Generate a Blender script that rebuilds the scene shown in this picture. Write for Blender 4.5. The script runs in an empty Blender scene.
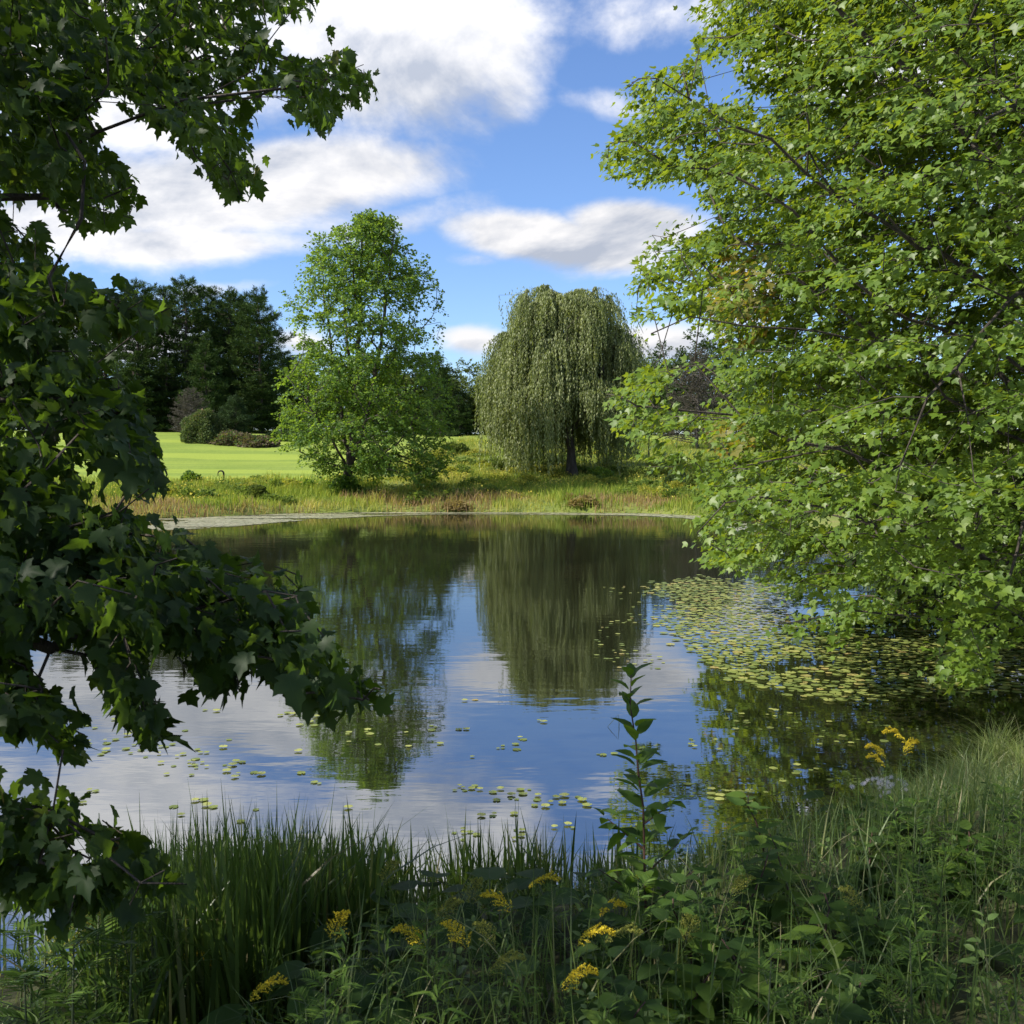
import bpy, math, numpy as np
from mathutils import Vector, Matrix
PI = math.pi
rng = np.random.default_rng(7)
scene = bpy.context.scene
COL = scene.collection
A = np.array

# ------------------------------------------------------------------ camera
CAMZ = 2.6
PITCH = math.atan(57/1024)
cam_d = bpy.data.cameras.new('camera'); cam = bpy.data.objects.new('camera', cam_d); COL.objects.link(cam)
cam.location = (0, 0, CAMZ); cam.rotation_euler = (PI/2-PITCH, 0, 0)
cam_d.sensor_width = 36; cam_d.lens = 36; cam_d.clip_start = .05; cam_d.clip_end = 3000
cam_d.dof.use_dof = True; cam_d.dof.focus_distance = 16; cam_d.dof.aperture_fstop = 15
scene.camera = cam
cp, sp = math.cos(PITCH), math.sin(PITCH)

def at(px, py, D):
    """point seen at pixel (px,py) at forward distance D"""
    px = np.asarray(px, float); py = np.asarray(py, float); D = np.asarray(D, float)
    u = (px-512)/1024; v = (512-py)/1024
    dy = cp + v*sp; dz = -sp + v*cp
    s = D/dy
    return np.stack(np.broadcast_arrays(u*s, D, CAMZ+dz*s), -1)

def project(P):
    P = np.asarray(P, float); x = P[..., 0]; y = P[..., 1]; z = P[..., 2]-CAMZ
    f = y*cp - z*sp; up = y*sp + z*cp
    f = np.where(np.abs(f) < 1e-3, 1e-3, f)
    return 512+1024*x/f, 512-1024*up/f, f

def in_poly(px, py, poly):
    px = np.asarray(px); py = np.asarray(py); r = np.zeros(px.shape, bool)
    n = len(poly)
    for i in range(n):
        x0, y0 = poly[i]; x1, y1 = poly[(i+1) % n]
        if y0 == y1: continue
        c = ((y0 > py) != (y1 > py)) & (px < (x1-x0)*(py-y0)/(y1-y0)+x0)
        r ^= c
    return r

def norm(v): return v/np.maximum(np.linalg.norm(v, axis=-1, keepdims=True), 1e-9)

# ------------------------------------------------------------------ value noise
_perm = np.random.default_rng(1).random((64, 64, 64))
def noise3(P, s=1.0):
    P = np.asarray(P, float)*s+100.0
    i = np.floor(P).astype(int); f = P-i; f = f*f*(3-2*f); i &= 63; j = (i+1) & 63
    def g(a, b, c): return _perm[a[..., 0] if a is i else j[..., 0], b[..., 1], c[..., 2]]
    x0, y0, z0 = i[..., 0], i[..., 1], i[..., 2]; x1, y1, z1 = j[..., 0], j[..., 1], j[..., 2]
    fx, fy, fz = f[..., 0], f[..., 1], f[..., 2]
    def L(a, b, t): return a+(b-a)*t
    return L(L(L(_perm[x0, y0, z0], _perm[x1, y0, z0], fx), L(_perm[x0, y1, z0], _perm[x1, y1, z0], fx), fy),
             L(L(_perm[x0, y0, z1], _perm[x1, y0, z1], fx), L(_perm[x0, y1, z1], _perm[x1, y1, z1], fx), fy), fz)

# ------------------------------------------------------------------ objects
def tag(o, label=None, cat=None, group=None, kind=None):
    if label: o['label'] = label
    if cat: o['category'] = cat
    if group: o['group'] = group
    if kind: o['kind'] = kind
    return o
def empty(name, loc, label, cat, group=None, rz=0):
    o = bpy.data.objects.new(name, None); COL.objects.link(o); o.location = [float(v) for v in loc]; o.rotation_euler = (0, 0, rz)
    o.empty_display_size = .2
    return tag(o, label, cat, group)
def dup(o, loc, rz=0, sc=1.0, label=None, group=None, parent=None, tilt=0):
    c = o.copy(); COL.objects.link(c)
    if parent is None:
        c.location = [float(v) for v in loc]; c.rotation_euler = (tilt, 0, rz); c.scale = (sc,)*3 if np.isscalar(sc) else sc
        if label: c['label'] = label
        if group: c['group'] = group
    else: c.parent = parent
    for ch in list(o.children):
        dup(ch, None, parent=c)
    return c
def mesh_np(V, F, rnd=None, uv=None, smooth=False, name='mesh'):
    V = np.asarray(V, np.float32).reshape(-1, 3)
    if not isinstance(F, list): F = [F]
    F = [np.asarray(f, np.int32) for f in F if len(f)]
    me = bpy.data.meshes.new(name)
    me.vertices.add(len(V)); me.vertices.foreach_set('co', V.ravel())
    loops = np.concatenate([f.ravel() for f in F]); cnt = np.concatenate([np.full(len(f), f.shape[1], np.int32) for f in F])
    st = np.concatenate([[0], np.cumsum(cnt)[:-1]]).astype(np.int32)
    me.loops.add(len(loops)); me.loops.foreach_set('vertex_index', loops)
    me.polygons.add(len(cnt)); me.polygons.foreach_set('loop_start', st)
    try: me.polygons.foreach_set('loop_total', cnt)
    except Exception: pass
    if smooth: me.polygons.foreach_set('use_smooth', np.ones(len(cnt), bool))
    if rnd is not None:
        a = me.attributes.new('rnd', 'FLOAT', 'POINT'); a.data.foreach_set('value', np.asarray(rnd, np.float32).ravel())
    if uv is not None:
        a = me.attributes.new('luv', 'FLOAT_VECTOR', 'POINT'); a.data.foreach_set('vector', np.asarray(uv, np.float32).ravel())
    me.update(calc_edges=True); me.validate()
    return me
def obj(name, me, mat, parent=None, loc=None):
    o = bpy.data.objects.new(name, me); COL.objects.link(o)
    if mat is not None:
        me.materials.clear(); me.materials.append(mat)
    if parent is not None: o.parent = parent
    if loc is not None: o.location = [float(v) for v in loc]
    return o

class Geo:
    def __init__(s): s.V = []; s.F = {}; s.n = 0; s.R = []
    def add(s, V, F, r=0.5):
        V = np.asarray(V, float).reshape(-1, 3)
        s.V.append(V)
        for f in (F if isinstance(F, list) else [F]):
            f = np.asarray(f)
            if len(f): s.F.setdefault(f.shape[1], []).append(f+s.n)
        s.R.append(np.full(len(V), r) if np.isscalar(r) else np.asarray(r, float)); s.n += len(V)
    def mesh(s, smooth=False, off=None):
        V = np.concatenate(s.V)
        if off is not None: V = V-np.asarray(off, float)
        return mesh_np(V, [np.concatenate(f) for f in s.F.values()], rnd=np.concatenate(s.R), smooth=smooth)

def tube(P, R, k=5, cap=True):
    P = np.asarray(P, float); R = np.asarray(R, float); m = len(P)
    T = norm(np.gradient(P, axis=0)) if m > 2 else np.repeat(norm(P[1:2]-P[0:1]), 2, 0)
    ref = A([0.31, 0.17, .935]) if abs(T[0, 2]) < .8 else A([.95, .3, .05])
    U = norm(np.cross(T, ref)); W = np.cross(T, U)
    a = np.arange(k)*2*PI/k
    V = P[:, None]+R[:, None, None]*(np.cos(a)[None, :, None]*U[:, None]+np.sin(a)[None, :, None]*W[:, None])
    i = np.arange(m-1)[:, None]*k; j = np.arange(k)[None]; j2 = (j+1) % k
    Q = np.stack([i+j, i+j2, i+k+j2, i+k+j], -1).reshape(-1, 4)
    F = [Q]
    if cap: F.append(A([[(m-1)*k+q for q in range(k)]])); 
    return V.reshape(-1, 3), F

# ------------------------------------------------------------------ materials
def M(name):
    m = bpy.data.materials.new(name); m.use_nodes = True; nt = m.node_tree
    for n in list(nt.nodes): nt.nodes.remove(n)
    return m, nt
def N(nt, t, **kw):
    n = nt.nodes.new('ShaderNode'+t)
    for k, v in kw.items():
        if k.startswith('i_'): n.inputs[int(k[2:]) if k[2:].isdigit() else k[2:].replace('_', ' ')].default_value = v
        else: setattr(n, k, v)
    return n
def ramp(nt, fac, stops, interp='LINEAR'):
    r = nt.nodes.new('ShaderNodeValToRGB'); cr = r.color_ramp; cr.interpolation = interp
    while len(cr.elements) > 1: cr.elements.remove(cr.elements[-1])
    for i, (p, c) in enumerate(stops):
        e = cr.elements[0] if i == 0 else cr.elements.new(p)
        e.position = p; e.color = (*c[:3], 1)
    nt.links.new(fac, r.inputs[0]); return r.outputs[0]
def noise_n(nt, scale, detail=4, rough=.55, vec=None, dist=0):
    n = N(nt, 'TexNoise'); n.inputs['Scale'].default_value = scale; n.inputs['Detail'].default_value = detail
    n.inputs['Roughness'].default_value = rough; n.inputs['Distortion'].default_value = dist
    if vec is not None: nt.links.new(vec, n.inputs['Vector'])
    return n
def mathn(nt, op, a, b=None, c=None, clamp=False):
    n = nt.nodes.new('ShaderNodeMath'); n.operation = op; n.use_clamp = clamp
    for i, v in enumerate((a, b, c)):
        if v is None: continue
        if isinstance(v, (int, float)): n.inputs[i].default_value = v
        else: nt.links.new(v, n.inputs[i])
    return n.outputs[0]
def mixc(nt, f, a, b, blend='MIX'):
    n = nt.nodes.new('ShaderNodeMix'); n.data_type = 'RGBA'; n.blend_type = blend
    for i, v in ((0, f), (6, a), (7, b)):
        if isinstance(v, (int, float)): n.inputs[i].default_value = v
        elif isinstance(v, tuple): n.inputs[i].default_value = (*v[:3], 1)
        else: nt.links.new(v, n.inputs[i])
    return n.outputs[2]

def leaf_mat(name, stops, trans=.35, tcol=(.30, .42, .04), rough=.45, spec=.5, veins=None, patch=None, nscale=1.5, under=None):
    m, nt = M(name); L = nt.links.new
    at_ = N(nt, 'Attribute', attribute_name='rnd')
    c = ramp(nt, at_.outputs['Fac'], stops)
    g = N(nt, 'NewGeometry')
    nn = noise_n(nt, nscale, 2, vec=g.outputs['Position'])
    c = mixc(nt, .35, c, mixc(nt, 1, c, ramp(nt, nn.outputs[0], [(.3, (.55, .6, .5)), (.7, (1.5, 1.4, 1.3))]), 'MULTIPLY'))
    if veins:
        uv = N(nt, 'Attribute', attribute_name='luv'); s = N(nt, 'SeparateXYZ'); L(uv.outputs['Vector'], s.inputs[0])
        ang = mathn(nt, 'ARCTAN2', s.outputs[0], s.outputs[1])
        rr = mathn(nt, 'SQRT', mathn(nt, 'ADD', mathn(nt, 'MULTIPLY', s.outputs[0], s.outputs[0]), mathn(nt, 'MULTIPLY', s.outputs[1], s.outputs[1])))
        d = mathn(nt, 'MULTIPLY', mathn(nt, 'ABSOLUTE', mathn(nt, 'SINE', mathn(nt, 'MULTIPLY', ang, 3.6))), rr)
        f = mathn(nt, 'LESS_THAN', d, .035)
        c = mixc(nt, mathn(nt, 'MULTIPLY', f, .6), c, veins)
    if under:
        c = mixc(nt, mathn(nt, 'MULTIPLY', g.outputs['Backfacing'], .6), c, under)
    p = N(nt, 'BsdfPrincipled'); L(c, p.inputs['Base Color']); p.inputs['Roughness'].default_value = rough
    p.inputs['Specular IOR Level'].default_value = spec
    t = N(nt, 'BsdfTranslucent'); tc = mixc(nt, .5, tcol, mixc(nt, 1, c, (3.2, 3.2, 1.2), 'MULTIPLY')); L(tc, t.inputs[0])
    mx = N(nt, 'MixShader'); mx.inputs[0].default_value = trans; L(p.outputs[0], mx.inputs[1]); L(t.outputs[0], mx.inputs[2])
    o = N(nt, 'OutputMaterial'); L(mx.outputs[0], o.inputs[0]); return m

def simple_mat(name, stops, scale=8, rough=.8, bump=.3, bscale=30, coord='Object', stretch=None, spec=.3):
    m, nt = M(name); L = nt.links.new
    tc = N(nt, 'TexCoord'); v = tc.outputs[coord]
    if stretch:
        mp = N(nt, 'Mapping'); mp.inputs['Scale'].default_value = stretch; L(v, mp.inputs[0]); v = mp.outputs[0]
    n1 = noise_n(nt, scale, 6, vec=v)
    c = ramp(nt, n1.outputs[0], stops)
    p = N(nt, 'BsdfPrincipled'); L(c, p.inputs['Base Color']); p.inputs['Roughness'].default_value = rough; p.inputs['Specular IOR Level'].default_value = spec
    n2 = noise_n(nt, bscale, 4, vec=v); b = N(nt, 'Bump'); b.inputs['Strength'].default_value = bump; b.inputs['Distance'].default_value = .05
    L(n2.outputs[0], b.inputs['Height']); L(b.outputs[0], p.inputs['Normal'])
    o = N(nt, 'OutputMaterial'); L(p.outputs[0], o.inputs[0]); return m

MT = {}
MT['bark'] = simple_mat('bark', [(.3, (.028, .023, .018)), (.6, (.075, .062, .05)), (.8, (.13, .12, .10))], 6, .9, .7, 25, stretch=(1, 1, .25))
MT['bark_grey'] = simple_mat('bark_grey', [(.3, (.05, .046, .04)), (.6, (.12, .11, .1)), (.8, (.2, .19, .17))], 6, .9, .6, 25, stretch=(1, 1, .3))
MT['stem'] = simple_mat('stem', [(.3, (.03, .05, .015)), (.7, (.07, .09, .03))], 20, .6, .1)
MT['stem_red'] = simple_mat('stem_red', [(.3, (.035, .018, .012)), (.7, (.08, .04, .03))], 20, .6, .1)
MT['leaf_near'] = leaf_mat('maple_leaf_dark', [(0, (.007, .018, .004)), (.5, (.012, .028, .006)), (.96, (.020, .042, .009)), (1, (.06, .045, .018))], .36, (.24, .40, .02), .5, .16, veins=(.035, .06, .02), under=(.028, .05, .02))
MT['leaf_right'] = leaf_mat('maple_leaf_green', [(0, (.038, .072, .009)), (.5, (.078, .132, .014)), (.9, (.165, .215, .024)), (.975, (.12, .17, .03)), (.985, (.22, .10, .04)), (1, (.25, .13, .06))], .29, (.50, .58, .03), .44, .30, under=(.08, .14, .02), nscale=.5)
MT['leaf_lone'] = leaf_mat('lone_tree_leaf', [(0, (.035, .075, .018)), (.5, (.052, .11, .023)), (1, (.12, .19, .030))], .40, (.40, .52, .04), .5, .2, nscale=.5)
MT['leaf_willow'] = leaf_mat('willow_leaf', [(0, (.075, .10, .036)), (.5, (.15, .18, .068)), (1, (.26, .29, .135))], .3, (.32, .38, .10), .5, .25, nscale=.5)
MT['needle'] = leaf_mat('pine_needle', [(0, (.010, .026, .008)), (.5, (.034, .065, .017)), (1, (.10, .15, .035))], .08, (.08, .14, .03), .7, .08, nscale=.4)
MT['needle_dead'] = leaf_mat('dry_needle', [(0, (.045, .04, .035)), (.6, (.09, .08, .065)), (1, (.12, .12, .08))], .05, (.1, .1, .05), .8, .2, nscale=.4)
MT['needle_juniper'] = leaf_mat('juniper_needle', [(0, (.022, .045, .018)), (1, (.055, .09, .032))], .1, (.1, .16, .05), .6, .1, nscale=.6)
MT['leaf_far'] = leaf_mat('far_leaf', [(0, (.04, .066, .014)), (.6, (.075, .105, .022)), (1, (.12, .15, .035))], .28, (.24, .30, .06), .6, .1, nscale=.3)
MT['leaf_far_dark'] = leaf_mat('far_leaf_dark', [(0, (.018, .036, .014)), (1, (.045, .072, .024))], .2, (.15, .22, .05), .6, .1, nscale=.3)
MT['leaf_bush'] = leaf_mat('bush_leaf', [(0, (.045, .075, .028)), (.7, (.085, .12, .045)), (.9, (.17, .14, .08)), (1, (.22, .15, .11))], .2, (.2, .25, .06), .6, .1, nscale=.8)
MT['leaf_brush'] = leaf_mat('brush_leaf', [(0, (.10, .075, .05)), (.45, (.14, .11, .075)), (.6, (.06, .10, .03)), (1, (.10, .14, .045))], .2, (.2, .25, .06), .6, .1, nscale=.8)
MT['leaf_weed'] = leaf_mat('weed_leaf', [(0, (.028, .06, .012)), (.6, (.054, .10, .018)), (1, (.10, .16, .028))], .32, (.26, .42, .03), .5, .18, nscale=4)
MT['leaf_dock'] = leaf_mat('dock_leaf', [(0, (.018, .040, .010)), (.6, (.032, .062, .014)), (1, (.05, .09, .02))], .26, (.18, .30, .03), .6, .12, nscale=8, veins=(.07, .10, .05))
MT['leaf_pale'] = leaf_mat('pale_leaf', [(0, (.07, .12, .03)), (1, (.13, .19, .05))], .3, (.3, .4, .07), .5, .4, nscale=4)
MT['gold'] = leaf_mat('goldenrod_flower', [(0, (.38, .30, .02)), (.5, (.58, .46, .03)), (1, (.72, .60, .06))], .2, (.6, .45, .03), .7, .2, nscale=9)
MT['bud'] = leaf_mat('goldenrod_bud', [(0, (.14, .16, .04)), (1, (.26, .26, .05))], .2, (.3, .35, .04), .7, .2, nscale=9)
MT['aster'] = leaf_mat('aster_flower', [(0, (.6, .55, .68)), (1, (.75, .72, .8))], .2, (.7, .65, .75), .7, .2, nscale=9)
MT['reed'] = leaf_mat('reed_blade', [(0, (.014, .028, .007)), (.5, (.026, .052, .011)), (.9, (.055, .09, .018)), (1, (.14, .12, .06))], .3, (.22, .34, .05), .4, .45, nscale=3)
MT['grass'] = leaf_mat('bank_grass', [(0, (.04, .07, .02)), (.55, (.07, .115, .03)), (.85, (.12, .16, .05)), (1, (.24, .21, .12))], .3, (.28, .36, .07), .5, .4, nscale=2)
MT['sedge'] = leaf_mat('sedge_blade', [(0, (.11, .16, .045)), (.55, (.17, .22, .065)), (1, (.33, .33, .19))], .3, (.35, .4, .1), .45, .4, nscale=3)
MT['meadow'] = leaf_mat('meadow_blade', [(0, (.055, .10, .018)), (.25, (.13, .19, .03)), (.45, (.22, .26, .045)), (.66, (.34, .31, .09)), (.8, (.24, .16, .09)), (1, (.17, .10, .07))], .3, (.4, .46, .06), .7, .1, nscale=.7)
MT['meadow_gold'] = leaf_mat('meadow_flower', [(0, (.38, .33, .05)), (1, (.5, .42, .07))], .2, (.4, .36, .05), .7, .2, nscale=.7)
MT['pad'] = leaf_mat('lily_pad_top', [(0, (.11, .15, .045)), (.5, (.19, .225, .06)), (.85, (.27, .29, .09)), (1, (.30, .24, .09))], .08, (.3, .35, .08), .55, .14, nscale=3)
MT['duck'] = leaf_mat('shore_pad', [(0, (.24, .25, .15)), (.5, (.34, .34, .23)), (1, (.44, .42, .32))], .05, (.3, .3, .1), .3, .5, nscale=1)
MT['dark'] = simple_mat('weathered_dark_wood', [(.3, (.012, .01, .009)), (.7, (.035, .03, .025))], 12, .9, .4)

# ------------------------------------------------------------------ terrain
POND = A([(-13, 5.2), (-6, 4.6), (-3.6, 4.7), (-2.3, 5.0), (-1, 5.15), (.2, 5.35), (1.2, 6.2), (2.2, 7.0), (3.2, 7.9), (4.6, 9.0), (6.0, 9.9), (7.1, 11.2), (7.6, 13), (7.4, 16), (7.2, 19), (8.3, 24), (9, 31), (9.3, 38), (8.6, 43), (6, 45.4), (0, 46.2), (-6, 46.4), (-10, 45.2), (-13.5, 42), (-17, 40.5), (-22, 37), (-24, 28), (-23, 14), (-19, 7)], float)
def pond_sd(x, y):
    x = np.asarray(x, float); y = np.asarray(y, float)
    d = np.full(x.shape, 1e9); n = len(POND)
    for i in range(n):
        a = POND[i]; b = POND[(i+1) % n]; ab = b-a
        t = np.clip(((x-a[0])*ab[0]+(y-a[1])*ab[1])/(ab@ab), 0, 1)
        d = np.minimum(d, np.hypot(x-a[0]-t*ab[0], y-a[1]-t*ab[1]))
    return np.where(in_poly(x, y, POND), -d, d)      # negative in the water
def ground(x, y):
    x = np.asarray(x, float); y = np.asarray(y, float)
    d = pond_sd(x, y)+.25*(noise3(np.stack([x, y, 0*x], -1), .5)-.5)
    dp = np.maximum(d, 0)
    wl = np.clip((-.5-x)/1.0, 0, 1)
    near = (1-wl)*1.0*(1-np.exp(-dp/1.0))+wl*(.07*(1-np.exp(-dp/.4))+.07*dp)
    right = .14*(1-np.exp(-dp/.6))+.06*dp
    far = .28*(1-np.exp(-dp/.5))+.6*(1-np.exp(-dp/5))+np.interp(y, [0, 48, 55, 62, 70, 80, 87, 95, 115, 160, 400], [0, 0, .15, .65, 1.45, 2.45, 3.05, 3.35, 3.9, 5, 9])
    left_up = np.clip((-x-8)/22, 0, 1)*np.clip((y-60)/20, 0, 1)*.55
    wf = np.clip((y-26)/14, 0, 1); wr = np.maximum(np.clip((x-2.6)/2.4, 0, 1), np.clip((y-5.0)/2.2, 0, 1))*(1-wf)*np.clip((x+.2)/.8, 0, 1)
    wn = 1-wf
    h = wf*(far+left_up)+wn*((1-wr)*near+wr*right)
    mound = .12*np.exp(-((x-5.2)**2/1.6+(y-8.3)**2/1.4))*np.clip(dp/.4, 0, 1)
    h = h+mound
    h = h+.10*(noise3(np.stack([x, y, 0*x], -1), .35)-.5)*np.clip(dp, 0, 1)
    return np.where(d > 0, h, np.maximum(d*.55, -1.6))
def gz(x, y): return float(ground(A([x]), A([y]))[0])
def warp(n, a, b, c0, k):
    t = np.linspace(-1, 1, n); s = np.sinh(t*k)/np.sinh(k)
    return np.where(s < 0, c0+s*(c0-a), c0+s*(b-c0))
xs = warp(300, -260, 260, 0, 4.2); ys = np.concatenate([np.linspace(-60, 0, 22)[:-1], np.linspace(0, 14, 85)[:-1], np.linspace(14, 38, 60)[:-1], np.linspace(38, 50, 45)[:-1], np.linspace(50, 110, 90)[:-1], np.linspace(110, 420, 50)])
X, Y = np.meshgrid(xs, ys)
Z = ground(X, Y)
ny, nx = X.shape
idx = np.arange(ny*nx).reshape(ny, nx)
Q = np.stack([idx[:-1, :-1], idx[:-1, 1:], idx[1:, 1:], idx[1:, :-1]], -1).reshape(-1, 4)
def ground_mat():
    m, nt = M('ground'); L = nt.links.new
    g = N(nt, 'NewGeometry'); s = N(nt, 'SeparateXYZ'); L(g.outputs['Position'], s.inputs[0])
    n1 = noise_n(nt, .35, 5, vec=g.outputs['Position']); n2 = noise_n(nt, 6, 4, vec=g.outputs['Position']); n3 = noise_n(nt, .9, 3, vec=g.outputs['Position'])
    lawn = mixc(nt, n1.outputs[0], (.12, .185, .026), (.20, .255, .05))
    lawn = mixc(nt, .35, lawn, mixc(nt, 1, lawn, ramp(nt, n2.outputs[0], [(.3, (.5, .58, .5)), (.7, (1.5, 1.4, 1.4))]), 'MULTIPLY'))
    mp = N(nt, 'Mapping'); mp.inputs['Rotation'].default_value = (0, 0, .35); mp.inputs['Scale'].default_value = (.02, .55, 1); L(g.outputs['Position'], mp.inputs[0])
    n4 = noise_n(nt, 1.0, 2, vec=mp.outputs[0])
    lawn = mixc(nt, mathn(nt, 'MULTIPLY', ramp(nt, n4.outputs[0], [(.42, (0, 0, 0)), (.58, (1, 1, 1))]), .7), lawn, (.25, .31, .045))
    soil = ramp(nt, n2.outputs[0], [(.3, (.035, .035, .018)), (.6, (.06, .065, .028)), (.8, (.10, .085, .05))])
    tall = ramp(nt, n3.outputs[0], [(.3, (.09, .12, .03)), (.55, (.15, .18, .04)), (.8, (.18, .16, .06))])
    # mown lawn begins farther back on the right of the rise
    edge = mathn(nt, 'ADD', s.outputs[1], mathn(nt, 'MULTIPLY', n1.outputs[0], 3))
    xr = N(nt, 'MapRange'); L(s.outputs[0], xr.inputs[0]); xr.inputs[1].default_value = -11; xr.inputs[2].default_value = -5; xr.inputs[3].default_value = 58; xr.inputs[4].default_value = 86
    f = mathn(nt, 'GREATER_THAN', edge, xr.outputs[0])
    c = mixc(nt, f, tall, lawn)
    f2 = mathn(nt, 'GREATER_THAN', s.outputs[1], 30)
    c = mixc(nt, f2, soil, c)
    f3 = mathn(nt, 'GREATER_THAN', s.outputs[2], .02); c = mixc(nt, f3, (.022, .02, .012), c)
    p = N(nt, 'BsdfPrincipled'); L(c, p.inputs['Base Color']); p.inputs['Roughness'].default_value = .9; p.inputs['Specular IOR Level'].default_value = .15
    b = N(nt, 'Bump'); b.inputs['Strength'].default_value = .6; b.inputs['Distance'].default_value = .06; L(n2.outputs[0], b.inputs['Height']); L(b.outputs[0], p.inputs['Normal'])
    o = N(nt, 'OutputMaterial'); L(p.outputs[0], o.inputs[0]); return m
gme = mesh_np(np.stack([X, Y, Z], -1), Q, smooth=True)
tag(obj('ground', gme, ground_mat()), 'grassy banks and mown lawn rising around the pond', None, kind='structure')

# ------------------------------------------------------------------ water
def water_mat():
    m, nt = M('pond_water'); L = nt.links.new
    g = N(nt, 'NewGeometry'); mp = N(nt, 'Mapping'); mp.inputs['Scale'].default_value = (.55, 1.5, 1); L(g.outputs['Position'], mp.inputs[0])
    n1 = noise_n(nt, 2.2, 3, .5, vec=mp.outputs[0]); n2 = noise_n(nt, .35, 3, .5, vec=g.outputs['Position'])
    n3 = noise_n(nt, 9, 2, .5, vec=mp.outputs[0])
    h = mathn(nt, 'ADD', mathn(nt, 'MULTIPLY', n1.outputs[0], ramp_f(nt, n2.outputs[0], .35, .65, .35, 1.0)), mathn(nt, 'MULTIPLY', n3.outputs[0], .08))
    b = N(nt, 'Bump'); b.inputs['Strength'].default_value = 1; b.inputs['Distance'].default_value = .0030; L(h, b.inputs['Height'])
    fr = N(nt, 'Fresnel'); fr.inputs['IOR'].default_value = 6.0; L(b.outputs[0], fr.inputs['Normal'])
    d = N(nt, 'BsdfDiffuse'); c = ramp(nt, n2.outputs[0], [(.3, (.010, .012, .006)), (.7, (.018, .019, .009))]); L(c, d.inputs[0])
    gl = N(nt, 'BsdfGlossy'); gl.inputs['Roughness'].default_value = .02; gl.inputs[0].default_value = (.93, .95, .98, 1); L(b.outputs[0], gl.inputs['Normal'])
    mx = N(nt, 'MixShader'); L(fr.outputs[0], mx.inputs[0]); L(d.outputs[0], mx.inputs[1]); L(gl.outputs[0], mx.inputs[2])
    o = N(nt, 'OutputMaterial'); L(mx.outputs[0], o.inputs[0]); return m
def ramp_f(nt, fac, a, b, lo, hi):
    r = N(nt, 'MapRange'); nt.links.new(fac, r.inputs[0]); r.inputs[1].default_value = a; r.inputs[2].default_value = b; r.inputs[3].default_value = lo; r.inputs[4].default_value = hi
    return r.outputs[0]
wx = np.linspace(-26, 11, 20); wy = np.linspace(3.5, 48, 20); WX, WY = np.meshgrid(wx, wy); wi = np.arange(400).reshape(20, 20)
wq = np.stack([wi[:-1, :-1], wi[:-1, 1:], wi[1:, 1:], wi[1:, :-1]], -1).reshape(-1, 4)
tag(obj('water', mesh_np(np.stack([WX, WY, 0*WX], -1), wq), water_mat()), 'still dark pond water mirroring trees and clouds', None, kind='structure')

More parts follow.
